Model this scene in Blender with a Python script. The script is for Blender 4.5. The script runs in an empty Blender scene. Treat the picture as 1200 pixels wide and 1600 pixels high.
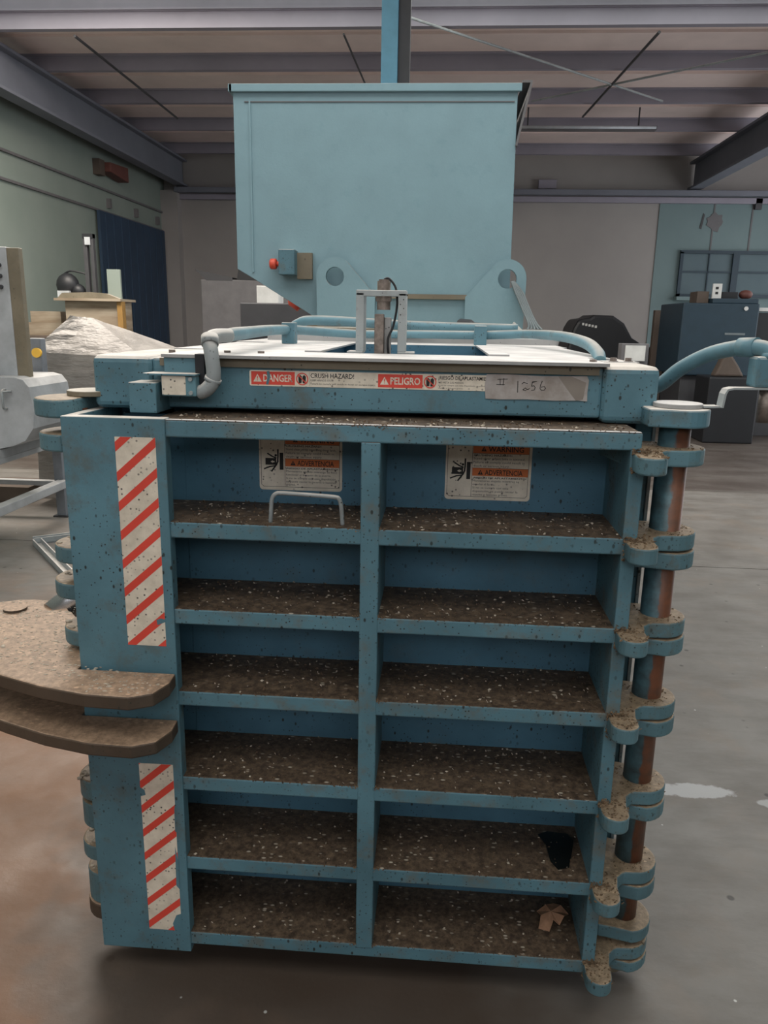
import bpy, bmesh, math, random
from mathutils import Vector, Matrix
random.seed(7)
PI = math.pi
sc = bpy.context.scene
C = sc.collection

# ------------------------------------------------------------------ camera
cam = bpy.data.cameras.new('camera'); co = bpy.data.objects.new('camera', cam); C.objects.link(co)
Rm = Matrix(((0.9970776407, -0.0353338876, 0.0677325238),
             (0.0742329660, 0.2386831225, -0.9682560779),
             (0.0180456410, 0.9704544719, 0.2406085468)))
co.matrix_world = Matrix.Translation((0, 0, 1.6)) @ Rm.to_4x4()
cam.sensor_fit = 'VERTICAL'; cam.sensor_height = 36.0; cam.lens = 36.0 * 1200 / 1600
cam.clip_start = 0.05; cam.clip_end = 100
sc.camera = co

# ------------------------------------------------------------------ world and light
W = bpy.data.worlds.new('world'); sc.world = W; W.use_nodes = True
bg = W.node_tree.nodes['Background']
bg.inputs[0].default_value = (0.95, 0.97, 1.0, 1); bg.inputs[1].default_value = 2.35

def area(name, loc, rot, sx, sy, power, col):
    l = bpy.data.lights.new(name, 'AREA'); l.shape = 'RECTANGLE'; l.size = sx; l.size_y = sy
    l.energy = power; l.color = col
    o = bpy.data.objects.new(name, l); o.location = loc; o.rotation_euler = rot; C.objects.link(o)
    return o
# daylight falling through the translucent roof panels
area('skylight_light', (-3.6, 7.3, 4.90), (0, 0, 0), 2.4, 1.8, 370, (1.0, 0.90, 0.80))
area('skylight_light', (1.2, 7.3, 4.90), (0, 0, 0), 6.6, 1.8, 250, (1.0, 0.97, 0.93))
area('skylight_light', (-1.0, 2.6, 4.90), (0, 0, 0), 8.0, 1.9, 150, (1.0, 0.97, 0.93))
area('skylight_light', (-0.5, -0.9, 4.90), (0, 0, 0), 6.0, 2.0, 85, (1.0, 0.97, 0.93))  # unseen front skylight, added so light on the door fades downward
sc.view_settings.view_transform = 'Standard'; sc.view_settings.look = 'None'
sc.view_settings.gamma = 1.0; sc.view_settings.exposure = -0.05; sc.view_settings.use_curve_mapping = False

# ------------------------------------------------------------------ materials
def mat(name):
    m = bpy.data.materials.new(name); m.use_nodes = True
    nt = m.node_tree; return m, nt, nt.nodes['Principled BSDF']
def N(nt, t, **kw):
    n = nt.nodes.new(t)
    for k, v in kw.items(): setattr(n, k, v)
    return n
def coords(nt, scale=(1, 1, 1)):
    tc = N(nt, 'ShaderNodeTexCoord'); mp = N(nt, 'ShaderNodeMapping')
    mp.inputs['Scale'].default_value = scale
    nt.links.new(tc.outputs['Object'], mp.inputs[0]); return mp.outputs[0]
def noise(nt, vec, scale, detail=4, rough=0.6):
    n = N(nt, 'ShaderNodeTexNoise'); n.inputs['Scale'].default_value = scale
    n.inputs['Detail'].default_value = detail; n.inputs['Roughness'].default_value = rough
    nt.links.new(vec, n.inputs['Vector']); return n.outputs[0]
def ramp(nt, fac, a, b, lo=0.0, hi=1.0):
    r = N(nt, 'ShaderNodeMapRange'); r.inputs[1].default_value = a; r.inputs[2].default_value = b
    r.inputs[3].default_value = lo; r.inputs[4].default_value = hi
    nt.links.new(fac, r.inputs[0]); return r.outputs[0]
def mix(nt, fac, a, b):
    m = N(nt, 'ShaderNodeMix', data_type='RGBA')
    for s, v in ((m.inputs[0], fac), (m.inputs[6], a), (m.inputs[7], b)):
        if isinstance(v, (int, float)): s.default_value = v
        elif isinstance(v, tuple): s.default_value = (*v, 1)
        else: nt.links.new(v, s)
    return m.outputs[2]
def mth(nt, op, a, b):
    m = N(nt, 'ShaderNodeMath', operation=op)
    for s, v in ((m.inputs[0], a), (m.inputs[1], b)):
        if isinstance(v, (int, float)): s.default_value = v
        else: nt.links.new(v, s)
    return m.outputs[0]
def up(nt, a, b):
    g = N(nt, 'ShaderNodeNewGeometry'); s = N(nt, 'ShaderNodeSeparateXYZ')
    nt.links.new(g.outputs['Normal'], s.inputs[0]); return ramp(nt, s.outputs[2], a, b)
def bump(nt, b, h, st, dist=0.002):
    n = N(nt, 'ShaderNodeBump'); n.inputs['Strength'].default_value = st; n.inputs['Distance'].default_value = dist
    nt.links.new(h, n.inputs['Height']); nt.links.new(n.outputs[0], b.inputs['Normal'])
def specks(nt, vec, scale, size, density):
    v = N(nt, 'ShaderNodeTexVoronoi'); v.inputs['Scale'].default_value = scale
    nt.links.new(vec, v.inputs['Vector'])
    d = ramp(nt, v.outputs['Distance'], size, size * 0.6)
    s = N(nt, 'ShaderNodeSeparateColor'); nt.links.new(v.outputs['Color'], s.inputs[0])
    return mth(nt, 'MULTIPLY', d, ramp(nt, s.outputs[0], 1 - density, 1 - density + 0.02))
def debris_col(nt, vec, dark=(0.050, 0.034, 0.024), tan=(0.18, 0.125, 0.082), fleck=(0.50, 0.44, 0.36), dens=0.22):
    c = mix(nt, ramp(nt, noise(nt, vec, 55, 6, 0.75), 0.40, 0.68), dark, tan)
    mp = N(nt, 'ShaderNodeMapping'); mp.inputs['Scale'].default_value = (0.55, 1, 1); nt.links.new(vec, mp.inputs[0])
    w = noise(nt, vec, 5, 3)
    f = mth(nt, 'MULTIPLY', specks(nt, mp.outputs[0], 95, 0.33, dens), ramp(nt, w, 0.42, 0.58, 0.25, 1))
    return mix(nt, f, c, fleck)
def painted(name, base, dust, rough=0.55, speck=0.35, kind='plain', var=0.25, dirt=0.5, grime=(0.12, 0.095, 0.06), thr=0.55, upr=(0.30, 0.65)):
    """worn machine paint: tone drift, grime patches, dark paint chips, settled dirt on upward faces"""
    m, nt, b = mat(name); v = coords(nt)
    dk = tuple(c * (1 - var) for c in base); lt = tuple(min(1, c * (1 + var)) for c in base)
    c = mix(nt, ramp(nt, noise(nt, v, 3.5, 5), 0.3, 0.7), dk, lt)
    c = mix(nt, ramp(nt, noise(nt, v, 11, 6, 0.7), thr, thr + 0.22, 0, dirt), c, grime)
    if speck > 0:
        msk = ramp(nt, noise(nt, v, 4.3, 2), 0.38, 0.62, 0.15, 1)
        mp = N(nt, 'ShaderNodeMapping'); mp.inputs['Scale'].default_value = (1, 1, 0.6)
        nt.links.new(v, mp.inputs[0])
        s = mth(nt, 'MULTIPLY', specks(nt, mp.outputs[0], 62, 0.22, speck), msk)
        s2 = mth(nt, 'MULTIPLY', specks(nt, v, 135, 0.28, speck * 0.7), msk)
        c = mix(nt, mth(nt, 'MAXIMUM', s, s2), c, (0.02, 0.025, 0.022))
    if kind == 'debris':
        d = debris_col(nt, v); c = mix(nt, up(nt, 0.45, 0.75), c, d)
    elif kind == 'grit':
        d = debris_col(nt, v, tuple(x * 0.5 for x in dust), dust, tuple(min(1, x * 1.25) for x in dust), 0.35); c = mix(nt, up(nt, 0.35, 0.65), c, d)
    elif kind == 'dust':
        d = mix(nt, ramp(nt, noise(nt, v, 9, 5), 0.35, 0.75), dust, tuple(x * 0.62 for x in dust))
        c = mix(nt, up(nt, *upr), c, d)
    nt.links.new(c, b.inputs['Base Color']); b.inputs['Roughness'].default_value = rough
    bump(nt, b, noise(nt, v, 90, 4), 0.25, 0.002)
    return m
BLUE = (0.096, 0.208, 0.262)
M = {}
M['blue'] = painted('blue_paint', BLUE, (0.72, 0.66, 0.60), kind='dust', dirt=0.7, thr=0.52, speck=0.45)
M['blue_shelf'] = painted('blue_paint_shelf', BLUE, None, kind='debris', dirt=0.9, speck=0.6, grime=(0.15, 0.135, 0.105), thr=0.50)
M['blue_plate'] = painted('blue_paint_plate', (0.075, 0.185, 0.265), None, speck=0.4, dirt=0.3)
M['blue_worn'] = painted('blue_paint_worn', (0.12, 0.25, 0.30), (0.50, 0.42, 0.32), kind='dust', dirt=0.9, speck=0.5, grime=(0.16, 0.115, 0.065))
M['blue_hopper'] = painted('blue_paint_hopper', (0.205, 0.33, 0.38), (0.35, 0.32, 0.3), kind='dust', speck=0, var=0.07, dirt=0.3, rough=0.6, grime=(0.11, 0.24, 0.28))
M['tan'] = painted('tan_grime', (0.20, 0.17, 0.12), (0.5, 0.45, 0.38), kind='dust', speck=0.15, dirt=0.5, grime=(0.12, 0.13, 0.12))
M['pipe'] = painted('blue_pipe_paint', (0.11, 0.23, 0.285), (0.50, 0.47, 0.43), kind='dust', dirt=0.8, speck=0.3, upr=(0.55, 1.0))
M['lug'] = painted('blue_paint_gritty', (0.10, 0.20, 0.24), (0.36, 0.265, 0.175), kind='grit', dirt=1.0, speck=0.5, grime=(0.13, 0.095, 0.055))
M['cover'] = painted('dusty_white_cover', (0.34, 0.34, 0.34), (0.80, 0.76, 0.74), kind='dust', speck=0.1, dirt=0.1)
M['clevis'] = painted('rusty_plate', (0.085, 0.062, 0.045), (0.50, 0.335, 0.225), kind='grit', speck=0.2, dirt=0.5, var=0.4, grime=(0.05, 0.055, 0.05))
M['grey'] = painted('grey_paint', (0.20, 0.22, 0.25), (0.4, 0.4, 0.4), kind='dust', speck=0, dirt=0.15)
M['steel'] = painted('dull_stainless_steel', (0.42, 0.44, 0.46), (0.5, 0.5, 0.5), kind='dust', speck=0, dirt=0.15, rough=0.38)
M['galv'] = painted('bracket_metal', (0.30, 0.33, 0.34), (0.7, 0.66, 0.62), kind='dust', speck=0.3, dirt=0.7, rough=0.5)
def simple(name, col, rough=0.6, metal=0, var=0.12, sc_=6, bmp=0.1):
    m, nt, b = mat(name); v = coords(nt)
    c = mix(nt, ramp(nt, noise(nt, v, sc_, 5), 0.3, 0.7), tuple(x * (1 - var) for x in col), tuple(min(1, x * (1 + var)) for x in col))
    nt.links.new(c, b.inputs['Base Color']); b.inputs['Roughness'].default_value = rough; b.inputs['Metallic'].default_value = metal
    bump(nt, b, noise(nt, v, 60, 3), bmp, 0.002); return m
M['chrome'] = simple('polished_rod', (0.55, 0.56, 0.58), 0.25, 0.95)
M['black'] = simple('black_plastic', (0.012, 0.013, 0.016), 0.5)
M['ink'] = simple('printed_black', (0.02, 0.02, 0.02), 0.7)
M['ink_soft'] = simple('printed_small_black', (0.09, 0.08, 0.07), 0.7)
M['red'] = simple('printed_red', (0.74, 0.075, 0.05), 0.5, bmp=0)
M['orange'] = simple('printed_orange', (0.66, 0.17, 0.045), 0.5, bmp=0)
M['white'] = simple('white_enamel', (0.62, 0.62, 0.60), 0.5)
M['darkgrey'] = simple('dark_grey_metal', (0.05, 0.05, 0.055), 0.5)
M['midgrey'] = simple('mid_grey_metal', (0.13, 0.125, 0.13), 0.55)
M['navy'] = simple('navy_paint', (0.018, 0.040, 0.060), 0.5)
M['doorblue'] = simple('dark_blue_sheet', (0.020, 0.045, 0.085), 0.6, sc_=1.5)
M['brown'] = simple('brown_wood', (0.10, 0.075, 0.06), 0.7)
M['rustred'] = simple('faded_red', (0.13, 0.045, 0.035), 0.6)
M['signal'] = simple('red_orange_plastic', (0.70, 0.09, 0.05), 0.4)
M['yellow'] = simple('yellow_lamp', (0.85, 0.50, 0.06), 0.4)
M['ochre'] = simple('ochre_paint', (0.30, 0.17, 0.05), 0.6)
M['wire'] = simple('grey_wire', (0.16, 0.19, 0.20), 0.5)
M['sensor'] = simple('worn_brown_steel', (0.20, 0.165, 0.145), 0.45, 0.3, 0.4, 60)
M['purlin'] = simple('purlin_steel', (0.30, 0.28, 0.33), 0.7, sc_=1)  # purlins and rafters lightened to paint in the haze
M['rafter'] = simple('rafter_steel', (0.17, 0.18, 0.215), 0.7, sc_=1)
M['roof'] = simple('roof_sheet', (0.80, 0.66, 0.62), 0.8, sc_=0.8)  # pinkish, lifted colour paints in haze and flare under the roof
M['column'] = simple('pale_blue_steel', (0.16, 0.42, 0.58), 0.5)
M['leaf'] = simple('dry_brown_paper', (0.36, 0.20, 0.12), 0.8, var=0.3, sc_=40)
M['hole'] = simple('black_hole_patch', (0.004, 0.005, 0.005), 0.4)
M['chips'] = simple('pale_chips', (0.42, 0.36, 0.29), 0.8, var=0.5, sc_=80)
M['crust'] = simple('rusty_tan_crust', (0.17, 0.115, 0.070), 0.9, var=0.7, sc_=120)
M['brownchips'] = simple('brown_chips', (0.10, 0.065, 0.04), 0.9, var=0.6, sc_=80)
def sticker():
    m, nt, b = mat('sticker_white'); v = coords(nt)
    c = mix(nt, ramp(nt, noise(nt, v, 30, 5), 0.35, 0.75), (0.84, 0.76, 0.64), (0.62, 0.55, 0.45))
    s = mth(nt, 'MULTIPLY', specks(nt, v, 110, 0.30, 0.5), ramp(nt, noise(nt, v, 9, 2), 0.36, 0.56, 0.3, 1))
    c = mix(nt, s, c, (0.08, 0.07, 0.06))
    nt.links.new(c, b.inputs['Base Color']); b.inputs['Roughness'].default_value = 0.5; return m
M['sticker'] = sticker()
def tape_m():
    m, nt, b = mat('masking_tape'); v = coords(nt)
    c = mix(nt, ramp(nt, noise(nt, v, 14, 4), 0.4, 0.7), (0.47, 0.44, 0.43), (0.30, 0.26, 0.23))
    nt.links.new(c, b.inputs['Base Color']); b.inputs['Roughness'].default_value = 0.7
    bump(nt, b, noise(nt, v, 25, 3), 0.6, 0.004); return m
M['tape'] = tape_m(); M['smudge'] = simple('brown_smudge', (0.27, 0.235, 0.205), 0.8)
def tube_m():
    m, nt, b = mat('hinge_tube_paint_and_rust'); v = coords(nt)
    g = N(nt, 'ShaderNodeNewGeometry'); s = N(nt, 'ShaderNodeSeparateXYZ'); nt.links.new(g.outputs['Normal'], s.inputs[0])
    z = N(nt, 'ShaderNodeSeparateXYZ'); nt.links.new(v, z.inputs[0])
    fac = mth(nt, 'ADD', s.outputs[0], ramp(nt, noise(nt, v, 30, 3), 0.3, 0.7, -0.12, 0.12))
    rust = mix(nt, ramp(nt, noise(nt, v, 40, 4), 0.35, 0.7), (0.175, 0.063, 0.031), (0.10, 0.048, 0.032))
    blue = mix(nt, ramp(nt, noise(nt, v, 25, 5), 0.4, 0.65), (0.07, 0.145, 0.175), (0.035, 0.055, 0.06))
    c = mix(nt, ramp(nt, fac, -0.16, -0.04), blue, rust)
    nt.links.new(c, b.inputs['Base Color']); b.inputs['Roughness'].default_value = 0.45; return m
M['tube'] = tube_m()
def floor_m():
    m, nt, b = mat('stained_concrete'); v = coords(nt)
    mp = N(nt, 'ShaderNodeMapping'); mp.inputs['Scale'].default_value = (0.35, 1, 1); nt.links.new(v, mp.inputs[0])
    c = mix(nt, ramp(nt, noise(nt, v, 1.4, 8, 0.65), 0.3, 0.7), (0.130, 0.118, 0.106), (0.205, 0.192, 0.178))
    c = mix(nt, ramp(nt, noise(nt, mp.outputs[0], 6, 6, 0.7), 0.45, 0.72, 0, 0.7), c, (0.10, 0.085, 0.072))
    c = mix(nt, ramp(nt, noise(nt, v, 2.2, 5, 0.7), 0.52, 0.72, 0, 0.5), c, (0.20, 0.155, 0.12))
    c = mix(nt, specks(nt, v, 9, 0.12, 0.35), c, (0.06, 0.055, 0.05))
    p = N(nt, 'ShaderNodeSeparateXYZ'); nt.links.new(v, p.inputs[0])
    wob = ramp(nt, noise(nt, v, 1.6, 4), 0.3, 0.7, -0.5, 0.5)
    # iron oxide stain on the concrete left of the press
    sx = ramp(nt, mth(nt, 'ADD', p.outputs[0], wob), -0.45, -1.0)
    sy = ramp(nt, mth(nt, 'ADD', p.outputs[1], wob), 4.4, 2.9)
    st = mth(nt, 'MULTIPLY', mth(nt, 'MULTIPLY', sx, sy), ramp(nt, noise(nt, v, 3.5, 6), 0.25, 0.6, 0.68, 1))
    c = mix(nt, st, c, (0.215, 0.095, 0.038))
    # shadow of the door painted brown into the floor; far-end reflections painted dark
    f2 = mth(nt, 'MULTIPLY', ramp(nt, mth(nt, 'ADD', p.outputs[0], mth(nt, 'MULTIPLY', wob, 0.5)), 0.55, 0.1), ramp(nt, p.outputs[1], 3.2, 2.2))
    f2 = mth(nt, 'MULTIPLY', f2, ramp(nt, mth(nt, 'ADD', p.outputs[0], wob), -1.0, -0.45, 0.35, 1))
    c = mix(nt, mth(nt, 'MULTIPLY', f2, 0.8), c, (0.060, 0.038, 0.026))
    far = mth(nt, 'MULTIPLY', ramp(nt, p.outputs[1], 7.7, 7.9), ramp(nt, noise(nt, mp.outputs[0], 2.5, 5), 0.3, 0.6, 0.5, 1))
    c = mix(nt, far, c, (0.070, 0.055, 0.047))
    # spilled white powder
    def patch(cx, cy, rx, ry):
        a = mth(nt, 'DIVIDE', mth(nt, 'SUBTRACT', p.outputs[0], cx), rx); d = mth(nt, 'DIVIDE', mth(nt, 'SUBTRACT', p.outputs[1], cy), ry)
        r2 = mth(nt, 'ADD', mth(nt, 'MULTIPLY', a, a), mth(nt, 'MULTIPLY', d, d))
        r2 = mth(nt, 'ADD', r2, ramp(nt, noise(nt, v, 14, 5), 0.3, 0.7, -0.5, 0.5))
        return ramp(nt, r2, 1.05, 0.75)
    c = mix(nt, mth(nt, 'MULTIPLY', patch(0.93, 2.49, 0.17, 0.045), 0.75), c, (0.46, 0.46, 0.47))
    c = mix(nt, mth(nt, 'MULTIPLY', patch(1.24, 2.44, 0.09, 0.03), 0.55), c, (0.48, 0.49, 0.50))
    c = mix(nt, mth(nt, 'MULTIPLY', specks(nt, v, 14, 0.07, 0.25), 0.8), c, (0.6, 0.6, 0.58))
    nt.links.new(c, b.inputs['Base Color'])
    nt.links.new(ramp(nt, noise(nt, v, 3, 5), 0.3, 0.7, 0.38, 0.65), b.inputs['Roughness'])
    bump(nt, b, noise(nt, v, 18, 6), 0.25, 0.006); return m
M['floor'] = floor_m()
def wall_m(name, a, b_, seam=None):
    m, nt, b = mat(name); v = coords(nt)
    c = mix(nt, ramp(nt, noise(nt, v, 0.9, 6), 0.3, 0.7), a, b_)
    nt.links.new(c, b.inputs['Base Color']); b.inputs['Roughness'].default_value = 0.75; return m
M['wall_left'] = wall_m('green_grey_wall', (0.21, 0.255, 0.225), (0.25, 0.29, 0.26))
M['wall_back'] = wall_m('warm_grey_wall', (0.30, 0.28, 0.27), (0.34, 0.32, 0.305))
M['wall_teal'] = wall_m('pale_teal_wall', (0.15, 0.215, 0.225), (0.18, 0.25, 0.255))
M['glass'] = wall_m('dusty_window', (0.085, 0.125, 0.15), (0.12, 0.17, 0.185))
def wood_m():
    m, nt, b = mat('pale_plywood'); v = coords(nt, (0.6, 0.6, 5))
    c = mix(nt, ramp(nt, noise(nt, v, 1.8, 4), 0.35, 0.65), (0.20, 0.145, 0.095), (0.40, 0.34, 0.26))
    nt.links.new(c, b.inputs['Base Color']); b.inputs['Roughness'].default_value = 0.8; return m
M['wood'] = wood_m()
def plastic_m():
    m, nt, b = mat('clear_wrap'); v = coords(nt)
    c = mix(nt, ramp(nt, noise(nt, v, 3, 4), 0.3, 0.7), (0.24, 0.225, 0.21), (0.40, 0.375, 0.35))
    nt.links.new(c, b.inputs['Base Color']); b.inputs['Roughness'].default_value = 0.5
    b.inputs['Alpha'].default_value = 0.78
    bump(nt, b, noise(nt, coords(nt, (1, 1, 3)), 4, 4), 0.8, 0.05); return m
M['wrap'] = plastic_m()
def emit(name, col, s):
    m, nt, b = mat(name); b.inputs['Base Color'].default_value = (*col, 1)
    b.inputs['Emission Color'].default_value = (*col, 1); b.inputs['Emission Strength'].default_value = s; return m
M['skylight'] = emit('translucent_roof_panel', (0.80, 0.88, 0.80), 0.75)
M['tubeoff'] = simple('unlit_tube', (0.55, 0.58, 0.62), 0.4)

# ------------------------------------------------------------------ mesh building
class MB:
    def __init__(s): s.v = []; s.f = []; s.m = []; s.cur = 0
    def add(s, vs, fs):
        o = len(s.v); s.v += [Vector(p) for p in vs]
        for f in fs: s.f.append([i + o for i in f]); s.m.append(s.cur)
        return s
    def box(s, x0, x1, y0, y1, z0, z1):
        vs = [(x, y, z) for z in (z0, z1) for y in (y0, y1) for x in (x0, x1)]
        return s.add(vs, [(0, 2, 3, 1), (4, 5, 7, 6), (0, 1, 5, 4), (2, 6, 7, 3), (0, 4, 6, 2), (1, 3, 7, 5)])
    def prism(s, pts, axis, a, b):
        """polygon pts extruded along axis ('x','y','z') from a to b"""
        def P(p, t): return {'z': (p[0], p[1], t), 'y': (p[0], t, p[1]), 'x': (t, p[0], p[1])}[axis]
        n = len(pts); vs = [P(p, a) for p in pts] + [P(p, b) for p in pts]
        fs = [list(range(n))[::-1], list(range(n, 2 * n))] + [(i, (i + 1) % n, n + (i + 1) % n, n + i) for i in range(n)]
        return s.add(vs, fs)
    def tube(s, path, r, n=12, cap=True):
        P = [Vector(p) for p in path]; k = len(P); rs = r if isinstance(r, (list, tuple)) else [r] * k
        vs = []; prev = None
        for i in range(k):
            t = (P[min(i + 1, k - 1)] - P[max(i - 1, 0)]).normalized()
            if prev is None:
                a = Vector((0, 0, 1)) if abs(t.z) < 0.9 else Vector((1, 0, 0)); u = t.cross(a).normalized()
            else: u = (prev - t * prev.dot(t)).normalized()
            prev = u; w = t.cross(u)
            vs += [P[i] + (u * math.cos(2 * PI * j / n) + w * math.sin(2 * PI * j / n)) * rs[i] for j in range(n)]
        fs = [(i * n + j, i * n + (j + 1) % n, (i + 1) * n + (j + 1) % n, (i + 1) * n + j) for i in range(k - 1) for j in range(n)]
        if cap: fs += [list(range(n))[::-1], [(k - 1) * n + j for j in range(n)]]
        return s.add(vs, fs)
    def strip(s, path, wdir, w, t):
        """flat bar following path, width w along wdir, thickness t"""
        P = [Vector(p) for p in path]; wd = Vector(wdir).normalized(); k = len(P); vs = []
        for i in range(k):
            tg = (P[min(i + 1, k - 1)] - P[max(i - 1, 0)]).normalized(); nn = tg.cross(wd).normalized()
            for a, b in ((-1, -1), (1, -1), (1, 1), (-1, 1)): vs.append(P[i] + wd * a * w / 2 + nn * b * t / 2)
        fs = [(i * 4 + j, i * 4 + (j + 1) % 4, i * 4 + 4 + (j + 1) % 4, i * 4 + 4 + j) for i in range(k - 1) for j in range(4)]
        fs += [(3, 2, 1, 0), tuple((k - 1) * 4 + j for j in range(4))]
        return s.add(vs, fs)
    def ball(s, c, r, n=10, sz=(1, 1, 1)):
        vs = []; c = Vector(c)
        for i in range(n + 1):
            for j in range(n * 2):
                a = PI * i / n; b = PI * j / n
                vs.append(c + Vector((math.sin(a) * math.cos(b) * sz[0], math.sin(a) * math.sin(b) * sz[1], math.cos(a) * sz[2])) * r)
        w = n * 2
        return s.add(vs, [(i * w + j, (i + 1) * w + j, (i + 1) * w + (j + 1) % w, i * w + (j + 1) % w) for i in range(n) for j in range(w)])
    def build(s, name, mats, parent=None, bevel=0, smooth=False, base=None, seg=2):
        me = bpy.data.meshes.new(name)
        off = Vector(base) if base else Vector((0, 0, 0))
        me.from_pydata([tuple(p - off) for p in s.v], [], s.f)
        if not isinstance(mats, (list, tuple)): mats = [mats]
        for x in mats: me.materials.append(M[x])
        for p, i in zip(me.polygons, s.m): p.material_index = i
        bm = bmesh.new(); bm.from_mesh(me)
        if not getattr(s, 'flat', False): bmesh.ops.recalc_face_normals(bm, faces=bm.faces)
        bm.to_mesh(me); bm.free()
        if smooth:
            for p in me.polygons: p.use_smooth = len(p.vertices) <= 4
        o = bpy.data.objects.new(name, me); C.objects.link(o); o.location = off
        if parent is not None:
            o.parent = parent; o.location = off - wloc(parent)
        if bevel:
            b = o.modifiers.new('bevel', 'BEVEL'); b.width = bevel; b.segments = seg; b.limit_method = 'ANGLE'; b.angle_limit = 0.7
        return o
def wloc(o):
    p = Vector((0, 0, 0))
    while o is not None: p += o.location; o = o.parent
    return p
def tag(o, label=None, cat=None, group=None, kind=None):
    if label: o['label'] = label
    if cat: o['category'] = cat
    if group: o['group'] = group
    if kind: o['kind'] = kind
    return o
def thing(name, label, cat, loc, group=None):
    o = bpy.data.objects.new(name, None); C.objects.link(o); o.location = loc; o.empty_display_size = 0.1
    return tag(o, label, cat, group)
def circ(cx, cy, r, a0=0, a1=2 * PI, n=24):
    full = abs(a1 - a0) >= 2 * PI - 1e-6
    return [(cx + r * math.cos(a0 + (a1 - a0) * i / (n if full else n - 1)), cy + r * math.sin(a0 + (a1 - a0) * i / (n if full else n - 1))) for i in range(n)]
def smoothpath(pts, n=6):
    P = [Vector(p) for p in pts]; out = []
    for i in range(len(P) - 1):
        a = P[max(i - 1, 0)]; b = P[i]; c = P[i + 1]; d = P[min(i + 2, len(P) - 1)]
        for j in range(n):
            t = j / n
            out.append(0.5 * ((2 * b) + (c - a) * t + (2 * a - 5 * b + 4 * c - d) * t * t + (3 * b - a - 3 * c + d) * t ** 3))
    out.append(P[-1]); return out
def clip_rect(poly, x0, x1, y0, y1):
    def cl(ps, f, inter):
        o = []
        for i in range(len(ps)):
            a, b = ps[i - 1], ps[i]; fa, fb = f(a), f(b)
            if fb >= 0:
                if fa < 0: o.append(inter(a, b, fa, fb))
                o.append(b)
            elif fa >= 0: o.append(inter(a, b, fa, fb))
        return o
    it = lambda a, b, fa, fb: (a[0] + (b[0] - a[0]) * fa / (fa - fb), a[1] + (b[1] - a[1]) * fa / (fa - fb))
    for f in (lambda p: p[0] - x0, lambda p: x1 - p[0], lambda p: p[1] - y0, lambda p: y1 - p[1]):
        if len(poly) >= 3: poly = cl(poly, f, it)
    return poly

class Sheet(MB):
    """thin printed sheet lying on a wall that faces -Y; (u,v) metres from the lower left corner"""
    def __init__(s, x, y, z): super().__init__(); s.o = (x, y, z); s.flat = True
    def P(s, u, v, lay): return (s.o[0] + u, s.o[1] - 0.0006 - 0.0003 * lay, s.o[2] + v)
    def poly(s, pts, m, lay=1):
        a = sum(pts[i - 1][0] * pts[i][1] - pts[i][0] * pts[i - 1][1] for i in range(len(pts)))
        if a < 0: pts = pts[::-1]
        s.cur = m; s.add([s.P(u, v, lay) for u, v in pts], [list(range(len(pts)))])
    def rect(s, u0, u1, v0, v1, m, lay=1): s.poly([(u0, v0), (u1, v0), (u1, v1), (u0, v1)], m, lay)
    def line(s, pts, w, m, lay=2):
        for (a, b), (c, d) in zip(pts, pts[1:]):
            L = math.hypot(c - a, d - b) or 1; nx, ny = -(d - b) / L * w / 2, (c - a) / L * w / 2; ex, ey = (c - a) / L * w * .3, (d - b) / L * w * .3
            s.poly([(a - ex + nx, b - ey + ny), (a - ex - nx, b - ey - ny), (c + ex - nx, d + ey - ny), (c + ex + nx, d + ey + ny)], m, lay)
    def ring(s, cx, cy, r, w, m, lay=2, n=24):
        o, i = circ(cx, cy, r, n=n), circ(cx, cy, r - w, n=n)
        for k in range(n):
            j = (k + 1) % n; s.poly([o[k], o[j], i[j], i[k]], m, lay)
    def text(s, t, u0, u1, v0, v1, m, lay=2, bold=0.0):
        cu = bpy.data.curves.new('t', 'FONT'); cu.body = t; cu.size = 1; cu.offset = bold; cu.resolution_u = 2
        ob = bpy.data.objects.new('t', cu); C.objects.link(ob)
        dg = bpy.context.evaluated_depsgraph_get(); me = bpy.data.meshes.new_from_object(ob.evaluated_get(dg))
        if len(me.vertices):
            xs = [p.co.x for p in me.vertices]; ys = [p.co.y for p in me.vertices]
            ax, bx, ay, by = min(xs), max(xs), min(ys), max(ys)
            s.cur = m
            s.add([s.P(u0 + (p.co.x - ax) / (bx - ax) * (u1 - u0), v0 + (p.co.y - ay) / (by - ay) * (v1 - v0), lay) for p in me.vertices],
                  [list(p.vertices) for p in me.polygons])
        bpy.data.objects.remove(ob); bpy.data.curves.remove(cu); bpy.data.meshes.remove(me)
    def back(s, u0, u1, v0, v1, r, m=0):
        pts = []
        for cx, cy, a in ((u1 - r, v1 - r, 0), (u0 + r, v1 - r, PI / 2), (u0 + r, v0 + r, PI), (u1 - r, v0 + r, 1.5 * PI)):
            pts += circ(cx, cy, r, a, a + PI / 2, 5)
        s.poly(pts, m, 0)
        # a rim so that the sheet has an edge
        n = len(pts); s.cur = m
        s.add([s.P(u, v, 0) for u, v in pts] + [(s.o[0] + u, s.o[1], s.o[2] + v) for u, v in pts], [(i, n + i, n + (i + 1) % n, (i + 1) % n) for i in range(n)])

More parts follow.
